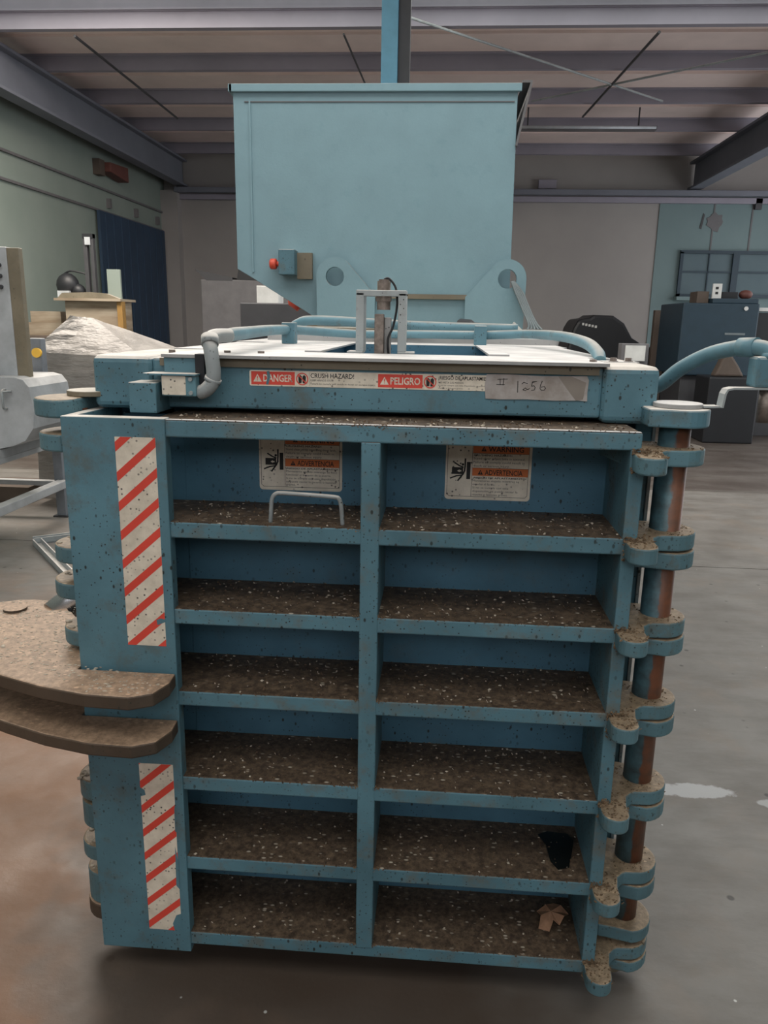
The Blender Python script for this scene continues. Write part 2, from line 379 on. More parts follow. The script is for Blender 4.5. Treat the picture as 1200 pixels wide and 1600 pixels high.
# ================================================================== THE SETTING
YB = 16.5; XL = -5.8; XR = 7.8; ZC = 4.88
fl = MB().box(XL, XR, -4, YB, -0.12, -0.012).build('floor', 'black'); tag(fl, kind='structure')
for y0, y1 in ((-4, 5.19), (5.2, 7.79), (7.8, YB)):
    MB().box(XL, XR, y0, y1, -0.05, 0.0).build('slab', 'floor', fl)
wl = MB().box(XL - 0.2, XL, -4, YB + 0.2, 0, 5.3).build('wall_left', 'wall_left'); tag(wl, kind='structure')
for z in (3.30, 3.66):
    MB().box(XL, XL + 0.035, -4, YB - 0.05, z, z + 0.035).build('rail', 'midgrey', wl)
for y in (13.6, 14.8, 15.9):
    MB().box(XL, XL + 0.07, y, y + 0.07, 3.40, 3.55).build('hanger', 'midgrey', wl)
wb = MB().box(XL, 4.18, YB, YB + 0.2, 0, 5.3).build('wall_back', 'wall_back'); tag(wb, kind='structure')
MB().box(4.18, XR, YB - 0.02, YB + 0.18, 0, 4.08).build('wall_panel', 'wall_teal', wb)
MB().box(XL, XL + 0.35, YB - 0.25, YB, 0, 4.1).build('corner_pilaster', 'wall_back', wb)
for x in (5.22, 5.95, 6.7): MB().box(x, x + 0.03, YB - 0.03, YB - 0.015, 0, 4.0).build('seam', 'midgrey', wb)
s = MB(); s.prism([(5.26 + r * math.cos(a), 3.62 + r * math.sin(a)) for a, r in ((k * PI / 8, random.uniform(.13, .22)) for k in range(16))], 'y', YB - 0.032, YB - 0.018)
s.build('stain', 'midgrey', wb)
s = MB(); s.prism([(4.98, 3.50), (5.02, 3.48), (5.06, 3.75), (5.03, 3.78)], 'y', YB - 0.03, YB - 0.018); s.build('stain', 'darkgrey', wb)
s = MB(); s.box(5.98, 6.1, YB - 0.1, YB - 0.02, 3.85, 4.05); s.build('stain', 'darkgrey', wb)
q = MB(); q.box(XR, XR + .2, -4, 6.5, 0, 5.3); q.box(XR, XR + .2, 15.5, YB + .2, 0, 5.3); q.box(XR, XR + .2, 6.5, 15.5, 4.3, 5.3)
wr = q.build('wall_right', 'wall_teal'); tag(wr, kind='structure')   # unseen opening, added so sky light reaches roof and far walls
q = MB(); q.box(XL - .2, XR + .2, -4.2, -4, 0, 2.9); q.box(XL - .2, -4.5, -4.2, -4, 2.9, 5.3); q.box(4.5, XR + .2, -4.2, -4, 2.9, 5.3); q.box(-4.5, 4.5, -4.2, -4, 4.5, 5.3)
wf = q.build('wall_front', 'wall_back'); tag(wf, kind='structure')  # unseen; added with a high opening to control light on the door
tag(MB().box(XL + 0.3, XR, YB - 0.30, YB - 0.16, 4.06, 4.16).build('trim_1', 'rafter', bevel=0.01), kind='structure')
MB().box(4.18, XR, YB, YB + .2, 4.08, 5.3).build('upper_panel', 'wall_back', wb)
tag(MB().box(XL + 0.3, XR, YB - 0.10, YB - 0.02, 3.95, 4.06).build('trim_2', 'purlin', bevel=0.01), kind='structure')
# window at the right of the back wall
wn = MB().box(4.70, 7.7, YB - 0.045, YB - 0.03, 2.24, 3.04).build('window_1', 'glass'); tag(wn, kind='structure')
f = MB(); f.box(4.66, 7.75, YB - .09, YB - .02, 3.02, 3.08); f.box(4.66, 7.75, YB - .09, YB - .02, 2.19, 2.25); f.box(4.66, 4.72, YB - .09, YB - .02, 2.2, 3.05)
f.build('window_frame', 'navy', wn)
MB().box(5.68, 5.80, YB - .1, YB - .02, 2.22, 3.05).build('mullion', 'navy', wn)
MB().box(4.7, 7.7, YB - .07, YB - .03, 2.66, 2.69).build('glazing_bar', 'navy', wn)
MB().box(5.22, 5.24, YB - .07, YB - .03, 2.24, 3.04).build('glazing_bar', 'navy', wn)
MB().box(4.62, 5.25, YB - .25, YB - .02, 2.12, 2.19).build('window_sill', 'wall_teal', wn)
# dark blue sliding door on the left wall
d1 = MB().box(XL + 0.04, XL + 0.09, 13.1, 16.15, 0.02, 3.30).build('door_1', 'doorblue'); tag(d1, kind='structure')
for i in range(9): MB().box(XL + 0.09, XL + 0.105, 13.3 + i * 0.33, 13.33 + i * 0.33, 0.05, 3.28).build('rib', 'doorblue', d1)
MB().box(XL + 0.09, XL + 0.16, 13.25, 13.29, 1.0, 1.25).build('door_handle', 'darkgrey', d1)

# roof: sheets on purlins, rafters, skylights
ce = MB().box(XL - .1, XR + .1, 9.33, YB + .2, ZC, ZC + 0.05).build('ceiling', 'roof'); tag(ce, kind='structure')
for y0, y1 in ((-4, -2.0), (0.2, 1.6), (3.6, 6.3)):
    MB().box(XL - .1, XR + .1, y0, y1, ZC, ZC + 0.05).build('roof_panel', 'roof', ce)
for y0, y1 in ((6.3, 9.3), (1.6, 3.6), (-2.0, 0.2)):  # the last one is unseen, added with its lamp to light the door
    MB().box(XL - .1, XR + .1, y0 + .02, y1 - .02, ZC + 0.13, ZC + 0.15).build('skylight_panel', 'skylight', ce)
    for yy in (y0, y1): MB().box(XL - .1, XR + .1, yy - .03, yy + .03, ZC - .02, ZC + .16).build('skylight_curb', 'purlin', ce)
pur = [9.30, 10.75, 12.28, 13.92, 15.77]
for y in pur + [6.4, 5.0, 3.55, 1.6, 0.2, -1.2]:
    q = MB(); q.prism([(y, 4.70), (y + .09, 4.70), (y + .09, 4.72), (y + .015, 4.72), (y + .015, ZC - .015), (y - .06, ZC - .015), (y - .06, ZC), (y, ZC)][::1], 'x', XL, XR)
    # outline of a Z section
    q.build('purlin', 'purlin', ce)
for y in (10.0, 11.5, 13.1, 14.8):
    MB().box(XL, XR, y, y + .03, ZC - 0.03, ZC).build('roof_rib', 'roof', ce)
def rafter(x0, x1):
    q = MB(); q.box(x0, x1, 2, YB - .05, 4.19, 4.23); q.box((x0 + x1) / 2 - .015, (x0 + x1) / 2 + .015, 2, YB - .05, 4.23, 4.66); q.box(x0, x1, 2, YB - .05, 4.66, 4.70)
    return q
rafter(-5.50, -5.28).build('rafter', 'rafter', ce, bevel=0.004)
rafter(4.66, 4.90).build('rafter', 'rafter', ce, bevel=0.004)
for a, b, m, r in (((-0.50, 8.9, 4.66), (2.95, 12.05, 4.66), 'galv', .014), ((1.14, 12.05, 4.66), (3.6, 10.05, 4.66), 'galv', .014), ((-4.25, 9.4, 4.66), (-4.3, 13.0, 4.66), 'darkgrey', .016),
                ((2.2, 9.4, 4.66), (2.0, 12.9, 4.66), 'darkgrey', .016), ((-1.2, 9.4, 4.66), (-1.1, 12.5, 4.66), 'darkgrey', .012)):
    MB().tube([a, b], r, 8).build('brace_rod', m, ce)
# H-section column behind the press
q = MB(); q.box(-0.50, -0.385, 6.0, 6.012, 0, 4.95); q.box(-0.50, -0.385, 6.15, 6.162, 0, 4.95); q.box(-0.448, -0.438, 6.01, 6.15, 0, 4.95)
cl = q.build('steel_column', 'column', base=(-0.44, 6.08, 0)); tag(cl, 'pale blue steel column rising behind the hopper to the roof', 'column')
MB().box(-0.384, -0.30, 6.05, 6.13, 2.2, 4.7).build('dark_web_strip', 'darkgrey', cl)  # dark strip drawn in place of the column's dark web

# ================================================================== THE BALING PRESS
bp = thing('baling_press', 'big blue horizontal baling press with ribbed door, hinge tube and hopper', 'machine', (-0.15, 1.7, 0))
# --- body
b = MB(); b.box(-.74, -.728, 1.80, 6.2, .22, 1.515); b.box(.418, .43, 1.80, 6.2, .22, 1.515); b.box(-.74, .43, 1.80, 6.2, .20, .22)
b.box(-.74, .43, 6.19, 6.2, .2, 1.515); b.box(-.74, .43, 1.80, 1.815, .22, 1.40)
b.build('body_shell', 'blue_plate', bp)
for x in (-.70, .33):
    for y in (1.95, 3.9, 5.8): MB().box(x, x + .07, y, y + .12, 0, .2).build('foot', 'blue_worn', bp, bevel=.004)
for y in (2.6, 3.2, 4.4, 5.0):
    for x0, x1 in ((-.79, -.74), (.43, .48)): MB().box(x0, x1, y, y + .02, .25, 1.48).build('side_rib', 'blue', bp)
# --- front frame
MB().box(-.64, .345, 1.69, 2.08, 1.405, 1.514).build('header_beam', 'blue', bp, bevel=.006)
MB().box(-.62, .335, 1.683, 1.69, 1.497, 1.514).build('header_band', 'tan', bp)
def post(x0, x1, zb):
    q = MB(); q.box(x0, x1, 1.68, 2.10, zb, 1.518); return q
post(-.775, -.638, 1.40).build('corner_block', 'blue', bp, bevel=.016, seg=3)
post(.343, .463, 1.395).build('corner_block', 'blue', bp, bevel=.016, seg=3)
MB().box(-.80, -.63, 1.80, 1.92, .12, 1.40).build('frame_post', 'blue_plate', bp, bevel=.004)
MB().box(.440, .478, 1.76, 1.92, .12, 1.395).build('frame_post', 'blue', bp, bevel=.003)
MB().box(.478, .485, 1.757, 1.92, .12, 1.395).build('frame_edge', 'galv', bp)
MB().box(-.80, .46, 1.80, 1.92, .10, .20).build('sill_beam', 'blue_worn', bp, bevel=.004)
# --- top cover with its window
b = MB(); z0, z1 = 1.516, 1.523
b.box(-.61, .352, 1.665, 1.93, z0, z1); b.box(-.61, -.34, 1.93, 2.75, z0, z1); b.box(.165, .41, 1.93, 2.75, z0, z1); b.box(-.73, .43, 2.75, 3.40, z0, z1)
b.build('top_cover', 'cover', bp)
MB().box(-.728, -.61, 2.09, 2.75, 1.50, 1.520).build('top_edge_plate', 'cover', bp)
b = MB(); b.box(-.355, -.34, 1.93, 2.75, 1.40, 1.522); b.box(.15, .165, 1.93, 2.75, 1.40, 1.522); b.box(-.34, .15, 2.74, 2.75, 1.40, 1.522); b.box(-.34, .15, 1.93, 2.75, 1.39, 1.40)
b.build('window_well', 'blue_plate', bp)
for x0, x1 in ((-.34, -.30), (.115, .165)): MB().box(x0, x1, 1.93, 2.74, 1.522, 1.527).build('guide_strip', 'cover', bp)
MB().box(-.72, .42, 3.40, 3.93, 1.50, 1.572).build('rear_deck', 'tan', bp, bevel=.003)
MB().box(-.68, .44, 3.03, 3.10, 1.523, 1.545).build('deck_strip', 'cover', bp)
for x, y in ((-.625, 1.78), (.33, 1.735), (.40, 1.86), (.437, 1.87), (-.50, 1.80), (-.42, 1.80)):
    q = MB(); q.prism(circ(x, y, .008, n=6), 'z', 1.518, 1.528); q.prism(circ(x, y, .011, n=12), 'z', 1.5175, 1.5205); q.build('bolt', 'sensor', bp)
MB().box(.375, .455, 1.84, 1.90, 1.517, 1.5195).build('washer_plate', 'cover', bp)
# --- stickers on the header
YH = 1.6895
s = Sheet(-.421, YH, 1.4575); s.back(0, .545, 0, .034, .004)
def tri(s, cx, cy, w, h, m, mi):
    s.poly([(cx - w / 2, cy - h / 2), (cx + w / 2, cy - h / 2), (cx, cy + h / 2)], m, 2)
    s.rect(cx - w * .05, cx + w * .05, cy - h * .12, cy + h * .22, mi, 3); s.rect(cx - w * .05, cx + w * .05, cy - h * .34, cy - h * .22, mi, 3)
for u0, word in ((.004, 'DANGER'), (.2845, 'PELIGRO')):
    L = .097
    s.rect(u0, u0 + L, .003, .0315, 1); tri(s, u0 + .014, .0175, .019, .017, 0, 1)
    s.text(word, u0 + .027, u0 + L - .005, .0095, .0255, 0, 2, .02)
    cx = u0 + L + .0165
    s.ring(cx, .017, .0135, .0022, 1, 3); s.line([(cx - .0095, .0265), (cx + .0095, .0075)], .002, 1, 4)
    for dx in (-.0045, .0045): s.poly([(cx + dx - .0035, .008), (cx + dx + .003, .008), (cx + dx + .0038, .022), (cx + dx, .026), (cx + dx - .004, .022)], 2, 2)
s.rect(.133, .1335, .003, .031, 3)
s.text('CRUSH HAZARD!', .136, .232, .0195, .030, 2, 2, .01)
s.text('KEEP HANDS OUT!', .136, .186, .0128, .0168, 3); s.text('Failure to comply will result in death or serious injury.', .136, .279, .0045, .0092, 3)
s.text('¡RIESGO DE APLASTAMIENTO!', .416, .54, .0205, .0305, 2, 2, .01)
s.text('NO META LAS MANOS', .416, .470, .0145, .0185, 3); s.text('Si no se cumple con esta disposición, se puede causar la', .416, .538, .0085, .012, 3)
s.text('muerte o lesiones graves.', .416, .47, .0025, .006, 3)
s.poly([(.037, .004), (.042, .003), (.047, .02), (.045, .033), (.039, .032), (.040, .018)], 4, 5)
tag(s.build('warning_strip', ['sticker', 'red', 'ink', 'ink_soft', 'blue'], bp), 'long danger sticker in English and Spanish on the header')
s = Sheet(.098, YH - .0015, 1.441)
edge = [(0, .001), (.03, 0), (.09, .0015), (.15, 0), (.2, .0015), (.217, 0), (.216, .02), (.2175, .045), (.213, .0535), (.12, .0515), (.05, .054), (0, .053), (-.003, .03)]
s.poly(edge, 0, 0)
def ink(pts, w=.0022): s.line([(u * .001, v * .001) for u, v in pts], w * .6, 1)
ink([(29, 44), (30, 31)]); ink([(37, 45), (36, 31)]); ink([(24, 43), (45, 44)]); ink([(22, 32), (39, 32)])
ink([(67, 40), (68, 16)]); ink([(76, 34), (80, 38), (85, 36), (88, 35)]); ink([(79, 22), (84, 26), (87, 23), (90, 23), (93, 25)]); ink([(79, 22), (86, 20)])
ink([(103, 39), (98, 38), (97, 30), (102, 31), (105, 27), (103, 22), (97, 21)]); ink([(98, 39), (107, 40)])
ink([(119, 41), (116, 33), (115, 26), (118, 22), (124, 22), (127, 26), (124, 30), (117, 28)])
s.poly([(.152, .052), (.18, .0525), (.212, .040), (.208, .004), (.193, .001), (.172, .026)], 2, 1)
tag(s.build('masking_tape', ['tape', 'ink', 'smudge'], bp), 'strip of tape with 1256 written by hand')
# --- limit switch at the left of the header, small blocks
q = MB(); q.box(-.607, -.525, 1.672, 1.69, 1.475, 1.517); q.build('switch_mount', 'blue', bp, bevel=.002)
q = MB(); q.box(-.665, -.605, 1.61, 1.75, 1.40, 1.465); q.build('stop_block', 'blue', bp, bevel=.002)
MB().box(-.635, -.52, 1.618, 1.682, 1.4805, 1.484).build('switch_shelf', 'blue', bp)
sw = MB().box(-.598, -.522, 1.625, 1.675, 1.436, 1.480).build('limit_switch', 'blue_worn', bp, bevel=.003)
s = Sheet(-.596, 1.6245, 1.439); s.back(0, .052, 0, .040, .002); s.build('name_plate', ['sticker'], sw)
for x, z in ((-.533, 1.473), (-.533, 1.444)): MB().prism(circ(x, z, .0045, n=10), 'y', 1.621, 1.626).build('screw', 'galv', sw)
MB().box(-.53, -.51, 1.65, 1.685, 1.45, 1.525).build('switch_spacer', 'black', bp)
q = MB(); q.tube(smoothpath([(-.520, 1.645, 1.444), (-.505, 1.64, 1.450), (-.490, 1.64, 1.467), (-.487, 1.64, 1.49), (-.492, 1.645, 1.53), (-.499, 1.66, 1.555), (-.492, 1.69, 1.563), (-.475, 1.73, 1.5635)]), .0155, 16)
q.tube([(-.4915, 1.643, 1.468), (-.488, 1.642, 1.476)], .0185, 16); q.tube([(-.4955, 1.65, 1.545), (-.499, 1.662, 1.562)], .0185, 16)
q.build('elbow_conduit', 'galv', bp, smooth=True)
q = MB(); q.tube(smoothpath([(-.478, 1.725, 1.563), (-.49, 1.9, 1.566), (-.513, 2.6, 1.568), (-.32, 2.95, 1.553), (-.12, 3.0, 1.555), (.137, 2.9, 1.558), (.29, 2.8, 1.566), (.36, 2.45, 1.566), (.383, 2.15, 1.555), (.385, 1.98, 1.535), (.383, 1.93, 1.515)]), .0155, 12)
q.build('flexible_conduit', 'pipe', bp, smooth=True)
q = MB(); q.tube(smoothpath([(-.66, 3.3, 1.54), (-.60, 3.25, 1.585), (-.50, 3.22, 1.60), (-.1, 3.22, 1.585), (.3, 3.2, 1.58)]), .02, 10); q.build('rear_conduit', 'pipe', bp, smooth=True)
for x, y in ((-.508, 2.60), (.137, 2.88)): MB().box(x - .022, x + .022, y - .03, y + .02, 1.523, 1.592).build('conduit_clamp', 'blue', bp, bevel=.003)
# --- sensor bridge over the window
q = MB(); q.box(-.213, -.193, 1.93, 1.99, 1.527, 1.668); q.box(-.110, -.090, 1.93, 1.99, 1.527, 1.668); q.box(-.213, -.090, 1.93, 1.99, 1.660, 1.674)
q.box(-.235, -.195, 1.93, 1.99, 1.523, 1.528); q.box(-.11, -.068, 1.93, 1.99, 1.523, 1.528)
q.build('sensor_bridge', 'galv', bp, bevel=.002)
q = MB(); q.tube([(-.147, 1.955, 1.628), (-.147, 1.955, 1.696)], .0165, 20); q.tube([(-.147, 1.955, 1.694), (-.147, 1.955, 1.70)], .013, 20); q.tube([(-.147, 1.955, 1.648), (-.147, 1.955, 1.662)], .021, 6)
q.build('proximity_sensor', 'sensor', bp)
MB().box(-.168, -.145, 1.94, 1.965, 1.45, 1.618).build('indicator_bar', 'sensor', bp, bevel=.002)
MB().box(-.145, -.128, 1.96, 1.975, 1.45, 1.61).build('guide_bar', 'cover', bp, bevel=.002)
q = MB(); q.tube(smoothpath([(-.147, 1.955, 1.700), (-.135, 1.955, 1.702), (-.118, 1.955, 1.68), (-.114, 1.952, 1.64), (-.122, 1.95, 1.59), (-.135, 1.95, 1.555), (-.13, 1.96, 1.50)]), .0028, 8)
q.build('sensor_cable', 'black', bp, smooth=True)
# --- hopper
YF = 4.0
hp = MB()
out = [(-1.045, 2.665), (.312, 2.665), (.325, 1.73), (-.42, 1.60), (-.66, 1.62), (-.965, 1.80), (-1.045, 1.845)]
hp.prism(out, 'y', YF, YF + .01); hp.prism(out, 'y', YF + 1.3, YF + 1.31)
def slab2(a, b, y0, y1, t=.01):
    d = Vector((b[0] - a[0], b[1] - a[1])).normalized(); n = Vector((-d.y, d.x)) * t
    return [(a[0], a[1]), (b[0], b[1]), (b[0] + n.x, b[1] + n.y), (a[0] + n.x, a[1] + n.y)]
for a, b_ in (((-1.045, 2.665), (-1.045, 1.845)), ((-1.045, 1.845), (-.965, 1.80)), ((-.965, 1.80), (-.66, 1.62)), ((.325, 1.73), (.312, 2.665))):
    hp.prism(slab2(a, b_, 0, 0), 'y', YF + .01, YF + 1.3)
h = hp.build('hopper', 'blue_hopper', bp, bevel=.002)
q = MB(); q.box(-1.062, .330, YF - .018, YF + .0, 2.655, 2.69); q.box(-1.062, .330, YF + 1.31, YF + 1.33, 2.655, 2.69); q.box(-1.065, -1.045, YF - .018, YF + 1.33, 2.655, 2.69)
q.build('hopper_lip', 'blue_hopper', h, bevel=.003)
q = MB(); q.prism([(.312, 2.42), (.322, 2.42), (.372, 2.66), (.378, 2.70), (.33, 2.70), (.33, 2.69), (.366, 2.69)], 'y', YF - .02, YF + 1.33)
q.build('flared_flange', 'midgrey', h)
MB().box(-.99, .30, YF - .004, YF, 2.612, 2.616).build('weld_seam', 'midgrey', h)
MB().box(-.968, -.960, YF - .006, YF, 1.83, 2.62).build('fold_line', 'blue_hopper', h)
def lug(cx, sgn):
    pts = circ(cx, 1.812, .092, 0 if sgn > 0 else 0, PI, 20)
    # sgn +1: slope runs to the right, -1: to the left
    if sgn > 0:
        pts = circ(cx, 1.812, .092, .55, PI, 18) + [(cx - .088, 1.575), (cx + .20, 1.575), (cx + .20, 1.725)]
    else:
        pts = circ(cx, 1.812, .092, 0, PI - .55, 18) + [(cx - .20, 1.725), (cx - .20, 1.575), (cx + .088, 1.575)]
    return pts
for cx, sg in ((-.540, 1), (.305, -1)):
    bm = bmesh.new(); pts = lug(cx, sg); hole = circ(cx, 1.812, .046, n=18)
    es = []
    for ring in (pts, hole):
        vs = [bm.verts.new((x, 3.93, z)) for x, z in ring]
        for i in range(len(vs)): es.append(bm.edges.new((vs[i - 1], vs[i])))
    bmesh.ops.triangle_fill(bm, use_beauty=True, edges=es)
    r = bmesh.ops.extrude_face_region(bm, geom=bm.faces[:]); bmesh.ops.translate(bm, verts=[e for e in r['geom'] if isinstance(e, bmesh.types.BMVert)], vec=(0, .035, 0))
    bmesh.ops.recalc_face_normals(bm, faces=bm.faces)
    me = bpy.data.meshes.new('lifting_lug'); bm.to_mesh(me); bm.free(); me.materials.append(M['blue_hopper'])
    o = bpy.data.objects.new('lifting_lug', me); C.objects.link(o); o.parent = bp; o.location = -Vector(bp.location)
MB().box(-.60, .34, 3.965, 5.31, 1.56, 1.715).build('hopper_base', 'blue_hopper', bp, bevel=.004)
MB().box(-.60, .34, 3.945, 3.99, 1.712, 1.735).build('base_ledge', 'tan', bp)
MB().box(-.815, -.735, 3.90, 4.0, 1.815, 1.935).build('stop_button_box', 'blue', bp, bevel=.004)
q = MB(); q.tube([(-.815, 3.95, 1.868), (-.835, 3.95, 1.868)], .012, 12); q.tube([(-.833, 3.95, 1.868), (-.838, 3.95, 1.868), (-.862, 3.95, 1.868), (-.868, 3.95, 1.868)], [.02, .026, .026, .018], 14); q.build('stop_button', 'signal', bp, smooth=True)
MB().box(-.735, -.66, 3.97, 4.0, 1.80, 1.925).build('tan_plate', 'tan', bp)  # tan plate right of the button box
q = MB()
for k in range(5):
    dx = .008 * k
    q.tube(smoothpath([(.325 + dx * .3, 3.92, 1.80), (.345 + dx, 3.90, 1.75), (.385 + dx, 3.86, 1.66), (.41 + dx * 1.2, 3.82, 1.60), (.40 + dx * 2.2, 3.78, 1.573)]), .006, 6)
q.build('cable_bundle', 'wire', bp, smooth=True)
q = MB(); q.tube(smoothpath([(.08, 3.7, 1.59), (.14, 3.65, 1.585), (.2, 3.62, 1.58), (.3, 3.5, 1.58)]), [.03] * 6 + [.02] * 6 + [.008] * 7, 8); q.build('loose_cable', 'darkgrey', bp)
MB().prism([(.31, 1.573), (.37, 1.573), (.33, 1.61)], 'y', 3.70, 3.74).build('paper_tag', 'white', bp)

# --- door
dr = MB().box(-.60, .40, 1.760, 1.775, .10, 1.392).build('door', 'blue_plate', bp, bevel=.002)
ZS = [1.376, 1.158, .960, .762, .544, .328, .112]
TX, TY = .500, 1.668
def lobe_outline():
    """door lug seen from above: front round nose, waist, ring round the hinge tube"""
    pts = [(.36, 1.60), (.36, 1.52)]
    pts = [(.388, 1.60), (.388, 1.53)] + circ(.418, 1.520, .030, PI * 1.05, PI * 2.0, 10)
    pts += [(.449, 1.552), (.456, 1.585), (.474, 1.604)]
    pts += circ(TX, TY, .064, -PI * .42, PI * .62, 14)
    pts += [(.43, 1.74), (.36, 1.74)]
    return pts
for i, z in enumerate(ZS):
    a, b_ = z - .018, z + .018
    q = MB(); q.box(-.60 if i == 0 else -.765, .405, 1.553, 1.762, a, b_)
    q.build('shelf_plate', 'blue_shelf' if i else 'blue_shelf', dr, bevel=.0035)
    q = MB(); dz = .040 if i == 0 else .004
    q.prism(lobe_outline(), 'z', a - dz, b_ - dz); q.build('hinge_lug', 'lug', dr, bevel=.004)
MB().box(-.567, .402, 1.5528, 1.566, ZS[0] + .0178, ZS[0] + .0192).build('worn_glint_edge', 'cover', dr)  # pale strip: worn dusty paint with the edge glint painted in
def flakes(q, n, place, rr):
    for _ in range(n):
        x, y, z = place(); r = random.uniform(*rr); a = random.uniform(0, PI); b2 = random.uniform(0, PI)
        u = Vector((math.cos(a), math.sin(a) * .6, math.sin(b2) * .6)) * r; w = Vector((-math.sin(a), math.cos(a) * .6, math.cos(b2) * .6)) * r * .7
        p = Vector((x, y, z)); k = Vector((0, -.5, .7)) * r * .7
        q.add([p + u, p + w, p - u, p - w, p + k], [(0, 1, 4), (1, 2, 4), (2, 3, 4), (3, 0, 4), (3, 2, 1, 0)])
for i, z in enumerate(ZS):
    zt = z + .018; zn = zt - (.040 if i == 0 else .004)
    q = MB()   # crust on the welds between flange and hinge lug, crumbs along the shelf lip
    flakes(q, 170, lambda: (max(.388, random.gauss(.404, .014)), 1.553 - abs(random.gauss(0, .006)), random.choice((zn, zn, zn - .034)) + random.gauss(0, .005)), (.0015, .0055))
    flakes(q, 80, lambda: (random.uniform(.386, .45), random.uniform(1.495, 1.60), zn + .001), (.0015, .005))
    flakes(q, 60, lambda: (TX + random.uniform(-.05, .05), TY + random.uniform(-.06, .04), zn + .001), (.0015, .004))
    flakes(q, 60, lambda: (random.choice((-.160, -.116)) + random.gauss(0, .008), 1.5525, zt + random.gauss(0, .003)), (.001, .003))
    q.cur = 1
    flakes(q, 160, lambda: (random.uniform(-.56, .39), 1.5545 + random.uniform(-.0015, .004), zt + random.uniform(-.002, .001)), (.0015, .004))
    tag(q.build('dirt_crust', ['crust', 'brownchips'], dr), kind='stuff')
MB().box(-.158, -.118, 1.551, 1.760, .12, 1.36).build('center_rib', 'blue_shelf', dr, bevel=.003)
MB().box(.384, .414, 1.552, 1.762, .10, 1.36).build('side_flange', 'blue_shelf', dr, bevel=.003)
q = MB(); q.box(-.790, -.567, 1.548, 1.580, .075, 1.397); q.build('latch_post', 'blue', dr, bevel=.002)
q = MB(); q.prism([(-.790, 1.578), (-.768, 1.578), (-.762, 1.80), (-.790, 1.80)], 'z', .09, 1.397); q.build('post_side_plate', 'blue', dr, bevel=.002)
q = MB(); q.box(-.745, -.60, 1.765, 1.785, .1, 1.38); q.build('post_back_plate', 'blue_plate', dr)
def hazard(x0, x1, z0, z1, first, tear):
    s = Sheet(x0, 1.5478, z0); w = x1 - x0; H = z1 - z0
    s.back(0, w, 0, H, .001)
    k = -1
    while first + k * .0645 < H + .12:
        zl = H - (first + k * .0645); zr = zl + .075 * w / .085
        p = clip_rect([(0, zl - .0105), (w, zr - .0105), (w, zr + .0105), (0, zl + .0105)], 0, w, 0, H)
        if len(p) >= 3: s.poly(p, 1, 1)
        k += 1
    for p in tear: s.poly(p, 2, 2)
    return s.build('hazard_stripes', ['sticker', 'red', 'blue'], dr)
tag(hazard(-.675, -.588, .890, 1.357, .086, [[(.07, .05), (.088, .058), (.088, .064), (.078, .066), (.068, .062)]]), 'upper red and white striped sticker')
tag(hazard(-.669, -.588, .136, .594, .058, [[(-.001, .37), (.012, .375), (.01, .388), (-.001, .395)], [(.064, .0), (.082, .0), (.082, .05), (.07, .045), (.06, .02)], [(.074, .13), (.082, .12), (.082, .2), (.076, .24)], [(.078, .28), (.082, .28), (.082, .36), (.079, .34)]]), 'lower worn red and white striped sticker')
def warn(x, z, top, lines1, lines2, label):
    s = Sheet(x, 1.7598, z); U = .000204; V = .000195
    W_ = 965 * U; Y = lambda y: (745 - y) * V; X = lambda q_: (q_ - 45) * U
    s.back(0, W_, 0, 740 * V, .008)
    s.line([(X(68), Y(55)), (X(68), Y(680)), (X(95), Y(705)), (X(955), Y(705)), (X(978), Y(680)), (X(978), Y(55))], .0009, 2, 1)
    s.line([(X(345), Y(55)), (X(345), Y(705))], .0008, 2, 1)
    s.rect(X(350), X(975), Y(180), Y(70), 1, 1); s.rect(X(350), X(975), Y(452), Y(358), 1, 1)
    s.line([(X(348), Y(182)), (X(975), Y(182))], .0007, 2, 2); s.line([(X(348), Y(356)), (X(975), Y(356))], .0007, 2, 2)
    for yy, wd in ((128, top), (408, 'ADVERTENCIA')):
        a = 500 if wd != top else 530
        s.poly([(X(a - 90), Y(yy + 28)), (X(a - 30), Y(yy + 28)), (X(a - 60), Y(yy - 30))], 2, 2); s.rect(X(a - 63), X(a - 57), Y(yy + 16), Y(yy - 12), 1, 3)
        s.text(wd, X(a - 10), X(915), Y(yy + 32), Y(yy - 32), 2, 2, .015)
    s.text('CRUSHING HAZARD!', X(358), X(770), Y(214), Y(190), 2, 2, .02)
    for i, t in enumerate(lines1): s.text(t[0], X(358), X(t[1]), Y(262 + 45 * i), Y(228 + 45 * i), 3)
    s.text('¡RIESGO DE APLASTAMIENTO!', X(358), X(962), Y(490), Y(464), 2, 2, .02)
    for i, t in enumerate(lines2): s.text(t[0], X(358), X(t[1]), Y(530 + 42 * i), Y(498 + 42 * i), 3)
    # pictogram: a figure caught between two blocks
    s.rect(X(284), X(328), Y(495), Y(288), 2); s.rect(X(118), X(245), Y(438), Y(355), 2)
    s.poly([(X(178), Y(398)), (X(205), Y(380)), (X(205), Y(390)), (X(225), Y(390)), (X(225), Y(406)), (X(205), Y(406)), (X(205), Y(416))], 0, 3)
    s.poly(circ(X(240), Y(320), 15 * U, n=12), 2, 2)
    for pts, w in (([(266, 252), (266, 330), (262, 395), (245, 435), (190, 515)], 18), ([(146, 300), (200, 335), (245, 352)], 16), ([(104, 488), (170, 460), (235, 448)], 16)):
        s.line([(X(p[0]), Y(p[1])) for p in pts], w * U, 2, 2)
    tag(s.build('warning_label', ['sticker', 'orange', 'ink', 'ink_soft'], dr), label)
